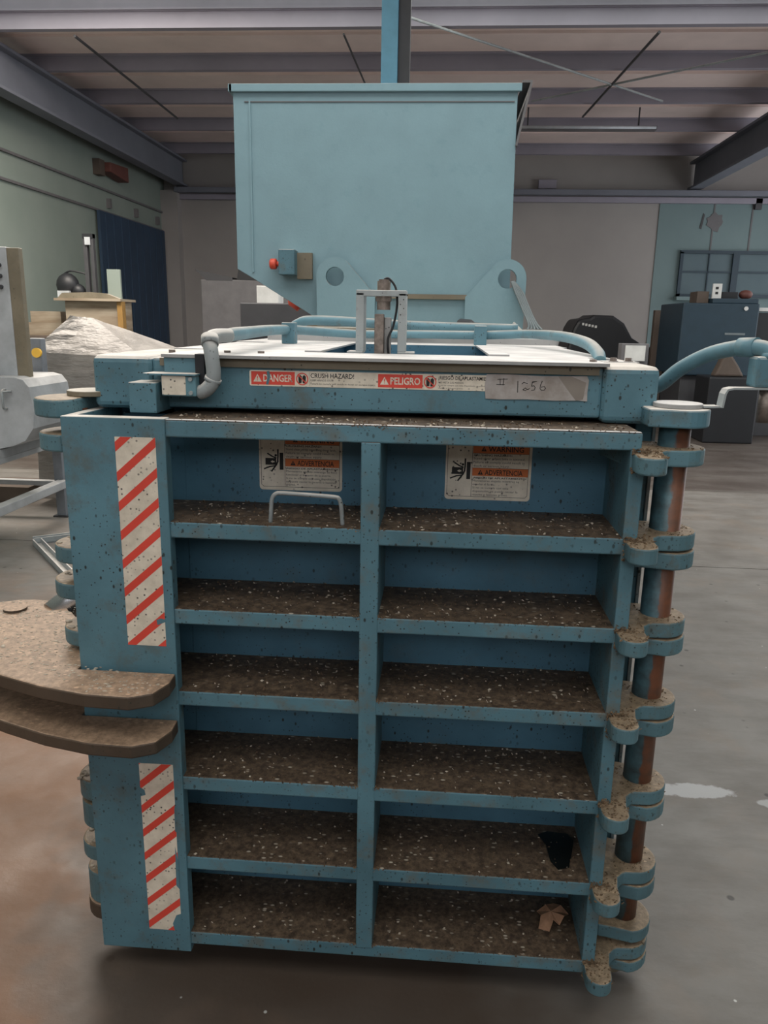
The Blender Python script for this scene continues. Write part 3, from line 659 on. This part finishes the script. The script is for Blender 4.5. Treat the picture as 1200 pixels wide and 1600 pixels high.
warn(-.420, 1.208, 'WARNING', [('Stand clear while operating door lock.', 940), ('Failure to comply could result in', 915), ('death or serious injury.', 780)],
     [('Mantenerse alejado mientras se hace', 950), ('funcionar el bloqueo de la puerta.', 880), ('Si no se cumple con esta disposición,', 945), ('se puede causar la muerte o lesiones', 940), ('graves.', 465)], 'left warning sticker, above the wire handle')
warn(.018, 1.200, 'WARNING', [('Stand clear when bale is ejected.', 935), ('Failure to comply could result in', 930), ('death or serious injury.', 765)],
     [('Mantenerse alejado mientras se', 880), ('expulsa el fardo.', 610), ('Si no se cumple con esta', 765), ('disposición, se puede causar la', 870), ('muerte o lesiones graves.', 760)], 'right warning sticker, in the right-hand bay')
q = MB(); q.tube(smoothpath([(-.355, 1.578, 1.176), (-.353, 1.576, 1.20), (-.350, 1.574, 1.228), (-.342, 1.573, 1.240), (-.328, 1.573, 1.2425), (-.28, 1.573, 1.241), (-.218, 1.573, 1.238), (-.206, 1.573, 1.234), (-.202, 1.575, 1.22), (-.200, 1.578, 1.195), (-.199, 1.58, 1.176)], 4), .0046, 10)
q.build('wire_handle', 'galv', dr, smooth=True)
# --- hinge side of the frame
q = MB(); q.tube([(TX, TY, .15), (TX, TY, 1.40)], .0325, 28); q.build('hinge_tube', 'tube', bp, smooth=True)
def frame_ring(a, b_):
    q = MB(); q.prism([(.43, 1.62), (.46, 1.615)] + circ(TX, TY, .066, -PI * .45, PI * .45, 14) + [(.43, 1.76)], 'z', a, b_); return q
frame_ring(1.398, 1.436).build('frame_lug', 'blue', bp, bevel=.004)
for z in ZS[1:-1]: frame_ring(z - .064, z - .026).build('frame_lug', 'lug', bp, bevel=.004)
frame_ring(.142, .178).build('frame_lug', 'lug', bp, bevel=.004); frame_ring(.055, .085).build('frame_lug', 'lug', bp, bevel=.004)
q = MB(); q.prism(circ(TX, TY, .05, n=28), 'z', 1.436, 1.446); q.build('pin_cap', 'cover', bp, bevel=.002)
q = MB(); q.tube([(TX - .02, TY - .01, .03), (TX - .02, TY - .01, .15)], .03, 16); q.build('pin_end', 'tan', bp)
# --- sensor arm at the right
q = MB(); q.strip([(.545, 1.66, 1.440), (.563, 1.655, 1.4405), (.576, 1.652, 1.4415), (.581, 1.652, 1.452), (.584, 1.652, 1.49), (.588, 1.652, 1.4985), (.60, 1.652, 1.5015), (.72, 1.655, 1.503)], (0, 1, 0), .034, .004)
for k in range(len(q.v)): q.v[k].z -= .022 if q.v[k].z > 1.47 else (.012 if q.v[k].z > 1.445 else 0)
q.build('sensor_arm', 'galv', bp)
q = MB(); q.box(.640, .700, 1.640, 1.690, 1.482, 1.545); q.build('sensor_box', 'blue', bp, bevel=.006)
q = MB(); q.tube([(.672, 1.655, 1.478), (.672, 1.655, 1.41)], .0135, 20); q.build('sensor_barrel', 'sensor', bp, smooth=True)
q = MB(); q.tube(smoothpath([(.49, 1.97, 1.44), (.515, 1.88, 1.465), (.545, 1.83, 1.507), (.585, 1.78, 1.541), (.62, 1.72, 1.558), (.645, 1.68, 1.562), (.665, 1.66, 1.557), (.672, 1.655, 1.54)]), .0165, 14)
q.tube([(.628, 1.71, 1.5605), (.650, 1.678, 1.5625)], .0205, 14); q.tube([(.672, 1.655, 1.552), (.672, 1.655, 1.540)], .020, 14)
q.build('arm_conduit', 'pipe', bp, smooth=True)
# --- latch side: knuckles behind the post
LX, LY = -.818, 1.675
for a, b_, r, m in ((1.385, 1.425, .083, 'lug'), (1.31, 1.350, .078, 'lug'), (1.050, 1.090, .066, 'lug'), (.966, 1.005, .072, 'lug'), (.846, .886, .060, 'lug'), (.765, .80, .06, 'lug'),
                    (.43, .485, .056, 'lug'), (.35, .42, .054, 'lug'), (.262, .305, .060, 'lug'), (.13, .22, .054, 'lug'), (.085, .13, .058, 'clevis')):
    q = MB(); q.prism([(-.794, 1.62)] + [(-.794, 1.80)] + circ(LX, LY, r, PI * .5, PI * 1.5, 16), 'z', a, b_); q.build('latch_lug', m, bp, bevel=.005)
q = MB(); q.prism(circ(-.795, 1.72, .055, n=26), 'z', 1.425, 1.437); q.build('pin_cap', 'tan', bp, bevel=.002)
q = MB(); q.tube([(LX, LY, .1), (LX, LY, 1.40)], .028, 16); q.build('latch_rod', 'tube', bp)
q = MB()
for k in range(60):
    z = random.choice((1.09, 1.005, .886, .485, .305, .22, .13)); a = random.uniform(PI * .6, PI * 1.45); r = random.uniform(.02, .06)
    q.ball((LX + r * math.cos(a), LY + r * math.sin(a), z), random.uniform(.003, .008), 3, (1.2, 1, .7))
tag(q.build('dirt_crust', 'chips', bp), kind='stuff')
# --- big latch clevis
top = [(-.790, 1.600), (-.896, 1.785), (-.965, 1.868)] + circ(-1.10, 1.80, .145, .5, 3.6, 12) + [(-1.21, 1.70), (-1.12, 1.58), (-1.03, 1.525), (-.944, 1.487), (-.835, 1.447), (-.724, 1.421), (-.627, 1.417), (-.582, 1.440), (-.564, 1.490), (-.566, 1.536), (-.79, 1.536)]
for a, b_ in ((.799, .831), (.686, .717)):
    q = MB(); q.prism(top, 'z', a, b_); q.build('clevis_plate', 'clevis', bp, bevel=.004)
q = MB(); q.tube([(-1.118, 1.862, .66), (-1.118, 1.862, .838)], .030, 20); q.build('clevis_pin', 'clevis', bp)
q = MB(); q.box(-.86, -.80, 1.62, 1.78, .717, .80); q.build('clevis_web', 'clevis', bp)
q = MB(); q.tube([(-1.03, 1.90, .80), (-.93, 2.02, .88), (-.88, 2.35, .90)], .045, 18); q.build('latch_cylinder', 'chrome', bp, smooth=True)
q = MB()
for k in range(1500):
    x = random.uniform(-1.2, -.58); y = random.uniform(1.43, 1.93)
    if (x + .79) * .9 + (y - 1.6) * .5 > .05 and y > 1.53: continue
    if y < 1.45 - (x + .724) * .4 and x < -.724: continue
    if x < -.8 and y > 1.6 - (x + .79) * 1.7: continue
    if (x + 1.10) ** 2 + (y - 1.8) ** 2 > .14 ** 2 and x < -1.1: continue
    q.ball((x, y, .831), random.uniform(.0012, .0035), 3, (random.uniform(.8, 2), 1, .5))
tag(q.build('grit', 'chips', bp), kind='stuff')

# ================================================================== debris and scraps on the door
def chips(n, m, rr, zs=ZS[0:]):
    q = MB()
    for k in range(n):
        i = random.choices(range(len(zs)), [1.2, 1.6, 1.4, 1.3, 1, .8, .6])[0]
        x = random.uniform(-.56, .38); y = 1.757 - random.random() ** 1.1 * .2
        if -.165 < x < -.11 and i: continue
        if i == 0 and y > 1.66: continue
        r = random.uniform(*rr); a = random.uniform(0, PI); z = zs[i] + .0185
        c, s_ = math.cos(a) * r, math.sin(a) * r; t = random.uniform(.3, .8); h = random.uniform(.0008, .003)
        vs = [(x + c, y + s_, z + h * random.random()), (x - s_ * t, y + c * t, z + h), (x - c, y - s_, z + h * random.random()), (x + s_ * t, y - c * t, z), (x, y, z + h * 1.6)]
        q.add(vs, [(0, 1, 4), (1, 2, 4), (2, 3, 4), (3, 0, 4), (3, 2, 1, 0)])
    return q
q = chips(900, 0, (.0015, .0055)); q2 = chips(2600, 1, (.0015, .0045)); o_ = len(q.v)
q.v += q2.v; q.f += [[k + o_ for k in f] for f in q2.f]; q.m += [1] * len(q2.f)
tag(q.build('loose_debris', ['chips', 'brownchips'], base=(0, 1.66, 0)), 'brown crumbs and pale chips of dirt lying along the door shelves', 'debris', kind='stuff')
q = MB()
ring = [(.292, 1.640), (.300, 1.668), (.293, 1.690), (.315, 1.694), (.338, 1.712), (.352, 1.690), (.372, 1.684), (.358, 1.665), (.345, 1.650), (.330, 1.655), (.318, 1.632)]
zz = [.135, .150, .142, .160, .150, .165, .145, .155, .140, .150, .135]
q.add([(x, y, z) for (x, y), z in zip(ring, zz)] + [(.325, 1.672, .160)] + [(x, y, z - .0015) for (x, y), z in zip(ring, zz)] + [(.325, 1.672, .1585)],
      [(i, (i + 1) % 11, 11) for i in range(11)] + [((i + 1) % 11 + 12, i + 12, 23) for i in range(11)] + [(i, i + 12, (i + 1) % 11 + 12, (i + 1) % 11) for i in range(11)])
tag(q.build('paper_scrap', 'leaf', base=(.33, 1.67, .131)), 'crumpled tan paper scrap on the lowest shelf near the hinge side', 'paper')
q = MB(); q.prism([(.285, 1.715), (.30, 1.68), (.303, 1.62), (.318, 1.59), (.345, 1.60), (.362, 1.66), (.372, 1.70), (.36, 1.725), (.31, 1.73)], 'z', .3465, .3485)  # flat black patch painted in for a dark hole
tag(q.build('hole_patch', 'hole', base=(.33, 1.66, .3465)), 'black patch drawn as a dark hole at the right end of the second shelf from the bottom', 'stain')

# ================================================================== LEFT BACKGROUND
SX = -2.90
sm = thing('steel_machine', 'dull stainless machine with tall flat panel and rounded housing on a steel stand', 'machine', (-3.4, 5.2, .72))
q = MB(); q.box(-3.7, SX, 5.15, 5.22, 1.16, 2.035); q.build('tall_panel', 'steel', sm, bevel=.006)
MB().box(SX, SX + .085, 5.15, 5.20, 1.0, 2.03).build('side_channel', 'tan', sm, bevel=.004)
for z in (1.92, 1.85, 1.78): MB().prism(circ(-2.955, z, .014, n=10), 'y', 5.13, 5.15).build('bolt', 'darkgrey', sm)
prof = [(-3.7, 1.195), (-2.85, 1.195), (-2.787, 1.18), (-2.748, 1.13), (-2.732, 1.02), (-2.731, .94), (-2.744, .852), (-2.806, .765), (-2.90, .725), (-3.0, .705), (-3.7, .705)]
MB().prism(prof, 'y', 5.0, 5.55).build('drum_housing', 'steel', sm, bevel=.004)
q = MB(); q.tube(smoothpath([(-2.915, 5.0, 1.11), (-2.915, 4.96, 1.105), (-2.91, 4.95, 1.05), (-2.915, 4.96, .99), (-2.915, 5.0, .985)], 3), .008, 8); q.tube([(-2.915, 4.955, 1.10), (-2.87, 4.99, 1.10)], .008, 8)
q.build('pull_handle', 'galv', sm, smooth=True)
cb = MB().box(-3.05, -2.957, 5.60, 5.68, .91, 1.435).build('control_cabinet', 'grey', sm, bevel=.008)
q = MB(); q.tube([(-2.985, 5.60, 1.33), (-2.985, 5.575, 1.33)], .035, 20); q.build('yellow_knob', 'yellow', cb, smooth=True)
MB().box(-3.6, -2.95, 5.58, 5.72, .83, .91).build('base_channel', 'grey', sm, bevel=.004)
st = thing('steel_stand', 'welded steel frame stand carrying the stainless machine at left', 'stand', (-3.5, 4.9, 0))
for x, y in ((-3.05, 5.92), (-3.9, 5.92), (-3.05, 3.2), (-3.9, 3.2)):
    l = MB().box(x - .045, x + .03, y - .03, y + .04, 0.01, .72).build('leg', 'grey', st, bevel=.004)
    MB().box(x - .07, x + .05, y - .05, y + .06, 0, .012).build('foot_plate', 'darkgrey', l)
for x in (-3.03, -3.9):
    q = MB(); q.box(x - .04, x + .04, 3.2, 5.92, .64, .70); q.box(x + .02, x + .04, 3.2, 5.92, .60, .64); q.build('top_rail', 'steel', st, bevel=.004)
    MB().box(x - .04, x + .04, 3.2, 5.90, .245, .31).build('lower_rail', 'steel', st, bevel=.006)
for y in (3.2, 5.90): MB().box(-3.9, -3.05, y - .03, y + .03, .26, .30).build('cross_bar', 'steel', st, bevel=.003)
tag(MB().box(-4.3, -3.55, 6.3, 6.7, .0, .14).build('dark_pallet', 'brown', base=(-3.9, 6.5, 0)), 'low dark wooden pallet on the floor behind the stand', 'pallet')
# angle frame on the floor
q = MB()
for a, b_ in (((-2.87, 5.08), (-2.15, 4.22)), ((-2.87, 5.10), (-2.5, 5.36))):
    d = (Vector(b_) - Vector(a)).normalized(); n = Vector((-d.y, d.x))
    for off in (0, .055):
        p0, p1 = Vector(a) + n * off, Vector(b_) + n * off
        q.prism([(p0.x, p0.y), (p1.x, p1.y), (p1.x + n.x * .008, p1.y + n.y * .008), (p0.x + n.x * .008, p0.y + n.y * .008)], 'z', 0, .045)
    p0, p1 = Vector(a), Vector(b_)
    q.prism([(p0.x, p0.y), (p1.x, p1.y), (p1.x + n.x * .06, p1.y + n.y * .06), (p0.x + n.x * .06, p0.y + n.y * .06)], 'z', 0.001, .008)
tag(q.build('channel_frame', 'galv', base=(-2.6, 4.9, 0)), 'thin steel channel frame lying on the floor left of the press', 'frame')
# wrapped crate
wc = thing('wrapped_crate', 'crate shrouded in creased translucent plastic beside the press', 'crate', (-3.0, 6.7, 0))
MB().box(-3.35, -2.5, 6.45, 7.15, 0, 1.12).build('crate_core', 'brown', wc)
q = MB()
bot = [(-3.45, 6.3, 0.05), (-2.35, 6.25, 0.05), (-2.3, 7.3, 0.05), (-3.45, 7.3, 0.05)]
mid = [(-3.42, 6.32, 1.30), (-2.45, 6.28, 1.27), (-2.38, 7.2, 1.30), (-3.42, 7.2, 1.32)]
q.add(bot + mid + [(-3.17, 6.55, 1.60), (-3.02, 6.65, 1.585)], [(0, 1, 5, 4), (1, 2, 6, 5), (2, 3, 7, 6), (3, 0, 4, 7), (4, 5, 9, 8), (5, 6, 9), (6, 7, 8, 9), (7, 4, 8)])
w = q.build('plastic_wrap', 'wrap', wc); bm = bmesh.new(); bm.from_mesh(w.data); bmesh.ops.subdivide_edges(bm, edges=bm.edges[:], cuts=7, use_grid_fill=True)
for v in bm.verts: v.co += Vector((random.uniform(-.004, .004), random.uniform(-.008, .008), random.uniform(-.003, .003)))
bm.to_mesh(w.data); bm.free()
# plywood crate and what stands on it
pc = thing('plywood_crate', 'pale plywood crate with rusty corner post near the blue door', 'crate', (-4.3, 9.65, 0))
MB().box(-4.66, -3.96, 9.5, 9.86, 0, 1.78).build('crate_box', 'wood', pc, bevel=.004)
MB().box(-4.76, -3.92, 9.42, 9.90, 1.78, 1.81).build('crate_lid', 'wood', pc)
q = MB(); q.prism([(-4.72, 1.811), (-4.66, 1.87), (-4.3, 1.885), (-4.10, 1.87), (-3.94, 1.811)], 'y', 9.44, 9.52); q.build('crate_cover', 'tan', pc)
MB().box(-3.985, -3.92, 9.46, 9.56, 0, 1.78).build('corner_post', 'ochre', pc)
for z in (.5, 1.0, 1.45): MB().box(-4.66, -3.98, 9.485, 9.5, z, z + .02).build('board_joint', 'brown', pc)
tw = thing('black_mast', 'tall black double mast standing on the plywood crate', 'mast', (-4.32, 9.68, 1.81))
MB().box(-4.45, -4.40, 9.66, 9.72, 1.81, 2.58).build('mast_rail', 'darkgrey', tw); MB().box(-4.36, -4.32, 9.66, 9.72, 1.81, 2.58).build('mast_rail', 'darkgrey', tw)
MB().box(-4.45, -4.32, 9.65, 9.73, 2.53, 2.58).build('mast_head', 'black', tw); MB().box(-4.42, -4.35, 9.64, 9.65, 2.45, 2.54).build('mast_plate', 'steel', tw)
gr = thing('floor_grinder', 'rounded black power tool with silver foot on the plywood crate', 'tool', (-4.68, 9.68, 1.81))
MB().ball((-4.69, 9.68, 1.97), .14, 8, (1, .9, 1.05)).build('motor_cover', 'black', gr, smooth=True)
MB().box(-4.77, -4.62, 9.55, 9.62, 1.82, 1.90).build('silver_foot', 'steel', gr); MB().ball((-4.56, 9.68, 1.90), .09, 7).build('rear_knob', 'black', gr, smooth=True)
MB().tube(smoothpath([(-4.76, 9.68, 2.08), (-4.65, 9.68, 2.14), (-4.5, 9.68, 2.12), (-4.43, 9.68, 2.10)]), .012, 6).build('power_cable', 'black', gr)
tag(MB().box(-4.20, -4.03, 9.72, 9.76, 1.811, 2.17).build('panel_board', 'wall_left', base=(-4.12, 9.74, 1.811), bevel=.004), 'small pale green upright board on the plywood crate', 'board')
for i, (x, y, z, w_, h_, lb) in enumerate(((-5.3, 9.7, 1.35, .5, .16, 'lower pale wood offcut left of the plywood crate'), (-5.25, 9.75, 1.51, .40, .14, 'upper pale wood offcut left of the plywood crate'))):
    tag(MB().box(x, x + w_, y, y + .3, z, z + h_).build('wood_offcut', 'wood', base=(x, y, z), bevel=.004), lb, 'wood', 'wood offcuts')
tag(MB().box(-5.45, -4.75, 9.6, 10.2, 0, 1.35).build('supply_box', 'brown', base=(-5.1, 9.9, 0), bevel=.01), 'brown box under the wood offcuts against the left wall', 'box')
al = thing('wall_siren', 'dull red horn siren high on the left wall above the rails', 'siren', (XL, 13.6, 4.0))
MB().box(XL, XL + .12, 13.15, 13.35, 3.86, 4.10).build('mount', 'brown', al); q = MB(); q.prism([(13.35, 3.93), (14.1, 3.88), (14.1, 4.12), (13.35, 4.08)], 'x', XL + .02, XL + .22); q.build('horn', 'rustred', al, bevel=.01)
# dark bench machine left of the hopper
bm_ = thing('bench_machine', 'dark grey workshop machine with slanted lid left of the hopper', 'machine', (-3.1, 12.4, 0))
MB().box(-3.72, -2.2, 12.0, 12.9, 1.25, 2.18).build('upper_body', 'midgrey', bm_, bevel=.02)
MB().box(-3.60, -2.3, 12.15, 12.8, 0, 1.25).build('lower_body', 'darkgrey', bm_, bevel=.02)
q = MB(); q.prism([(-3.80, 2.32), (-3.22, 2.21), (-3.22, 2.16), (-3.62, 2.16)], 'y', 12.0, 12.5); q.build('slanted_lid', 'darkgrey', bm_)
q = MB(); q.prism([(-3.12, 2.36), (-2.95, 2.33), (-2.6, 2.16), (-3.15, 2.18)], 'y', 12.0, 12.4); q.build('slanted_guard', 'black', bm_)
tag(MB().box(-1.90, -1.675, 8.0, 8.25, 1.76, 1.93).build('white_carton', 'white', base=(-1.79, 8.1, 1.76), bevel=.004), 'small white carton on the grey cabinet left of the hopper', 'carton')
tag(MB().box(-2.05, -1.2, 7.9, 8.5, 0, 1.76).build('grey_cabinet', 'darkgrey', base=(-1.6, 8.2, 0), bevel=.01), 'dark cabinet under the white carton left of the hopper', 'cabinet')
fn = thing('funnel', 'red and clear plastic funnel left of the hopper base', 'funnel', (-1.08, 6.0, 1.60))
q = MB(); q.tube([(-1.17, 6, 1.80), (-1.14, 6, 1.74), (-1.09, 6, 1.69)], [.02, .05, .035], 14); q.build('red_cup', 'signal', fn, smooth=True)
q = MB(); q.tube([(-1.09, 6, 1.71), (-1.02, 6, 1.70), (-.95, 6, 1.66)], [.035, .03, .004], 12); q.build('clear_tip', 'wrap', fn, smooth=True)
tag(MB().ball((-1.0, 6.05, 1.56), .09, 8, (1.1, 1, .55)).build('ochre_roll', 'ochre', base=(-1.0, 6.05, 1.51), smooth=True), 'ochre roll lying on the bench left of the hopper base', 'roll')
tag(MB().box(-1.5, -.80, 5.9, 6.5, 0, 1.51).build('dark_workbench', 'darkgrey', base=(-1.15, 6.2, 0), bevel=.006), 'dark workbench carrying the ochre roll and funnel', 'bench')

# ================================================================== RIGHT BACKGROUND
q = MB()
cv = [(2.20, .9), (2.20, 1.2), (2.28, 1.55), (2.36, 1.70), (2.55, 1.73), (2.62, 1.78), (2.95, 1.77), (3.15, 1.64), (3.30, 1.40), (3.5, 1.28), (3.75, 1.22), (3.8, .9)]
q.prism(cv, 'y', 14.0, 15.2); q.box(2.2, 3.8, 14.0, 15.2, 0, .9)
bc = q.build('covered_motor', 'black', base=(3, 14.5, 0), bevel=.05); tag(bc, 'black rounded engine cover standing against the back wall', 'engine')
for i in range(5): MB().box(2.42 + i * .055, 2.455 + i * .055, 13.985, 14.0, 1.60 - .01 * i, 1.64 - .01 * i).build('pale_mark', 'white', bc)
wbx = thing('white_meter_box', 'small pale box with grey frame just behind the right corner block', 'box', (2.2, 9.1, 0))
MB().box(2.06, 2.28, 9.0, 9.03, 1.22, 1.39).build('white_face', 'white', wbx); MB().box(2.02, 2.32, 9.02, 9.2, 1.1, 1.41).build('housing', 'midgrey', wbx, bevel=.005); MB().box(2.12, 2.22, 9.06, 9.16, 0, 1.1).build('stand_post', 'darkgrey', wbx)
for x0, x1, y, lb in ((3.58, 3.79, 13.75, 'narrow brown board leaning at the back wall, left one'), (3.82, 4.05, 13.75, 'wider brown board at the back wall beside the navy machine')):
    tag(MB().box(x0, x1, y, y + .12, 0, 1.87).build('brown_board', 'brown', base=((x0 + x1) / 2, y, 0), bevel=.006), lb, 'board', 'brown boards by the back wall')
nv = thing('navy_machine', 'large navy workshop machine under the right-hand window', 'machine', (4.3, 12.6, 0))
MB().box(3.52, 4.62, 12.0, 13.2, .9, 1.95).build('cabinet_body', 'navy', nv, bevel=.02)
MB().box(3.94, 4.60, 12.02, 13.0, 1.95, 2.02).build('top_tray', 'navy', nv, bevel=.01)
MB().box(3.62, 5.6, 12.1, 13.1, 0, .9).build('plinth', 'darkgrey', nv, bevel=.01)
MB().box(4.62, 5.6, 12.1, 13.2, .9, 1.83).build('side_unit', 'black', nv, bevel=.02)
MB().box(4.16, 4.45, 11.99, 12.0, 1.50, 1.53).build('dial_strip', 'wire', nv); MB().prism(circ(4.42, 1.88, .03, n=14), 'y', 11.98, 12.0).build('white_dial', 'white', nv)
MB().box(4.62, 5.5, 12.1, 12.6, 1.85, 1.9).build('pale_shelf', 'white', nv)
sg = MB().box(3.95, 4.08, 12.1, 12.13, 2.02, 2.23).build('paper_sign', 'white', base=(4.015, 12.11, 2.02)); tag(sg, 'small white card with two dark marks standing on the navy machine', 'card')
for z in (2.15, 2.08): MB().box(3.99, 4.03, 12.095, 12.1, z, z + .035).build('mark', 'ink', sg)
tag(MB().ball((4.50, 12.3, 2.088), .09, 8, (1.1, 1, .75)).build('red_cap', 'rustred', base=(4.52, 12.3, 2.02), smooth=True), 'dull red cap lying on top of the navy machine', 'cap')
tag(MB().box(4.12, 4.36, 12.2, 12.6, 2.021, 2.12).build('black_toolbox', 'black', base=(4.27, 12.4, 2.02), bevel=.01), 'low black toolbox on the navy machine beside the white card', 'toolbox')
tag(MB().box(3.75, 3.92, 12.15, 12.5, 1.951, 2.12).build('brown_carton', 'brown', base=(3.83, 12.3, 1.95), bevel=.005), 'brown carton on the navy machine left of the white card', 'carton')
tag(MB().box(3.75, 4.45, 11.2, 11.8, 0, .93).build('dark_crate', 'black', base=(4.1, 11.5, 0), bevel=.02), 'black crate on the floor before the navy machine, under the curved conduit', 'crate')
q = MB(); q.prism([(3.86, .931), (3.93, 1.10), (3.99, 1.27), (4.03, 1.38), (4.10, 1.20), (4.19, 1.08), (4.28, .931)], 'y', 11.35, 11.55)
tag(q.build('cloth_sack', 'brown', base=(4.05, 11.45, .931), bevel=.03), 'pointed drab cloth sack on the black crate', 'sack')
# wall box, fluorescent fixture
tag(MB().box(1.78, 2.13, YB - .12, YB - .0, 4.2, 4.36).build('junction_box', 'purlin', base=(1.95, YB - .06, 4.2), bevel=.004), 'small square junction box on the back wall above the pipe', 'box')
lf = thing('fluorescent_lamp', 'long unlit fluorescent batten under the roof at right', 'lamp', (2.1, 13.2, 4.6))
MB().box(.90, 3.18, 13.16, 13.30, 4.54, 4.60).build('housing', 'midgrey', lf, bevel=.004)
q = MB(); q.tube([(.92, 13.14, 4.57), (3.16, 13.14, 4.57)], .022, 12); q.build('lamp_tube', 'tubeoff', lf, smooth=True)
for x in (1.2, 2.9): MB().box(x, x + .02, 13.22, 13.24, 4.60, ZC).build('hanger', 'darkgrey', lf)
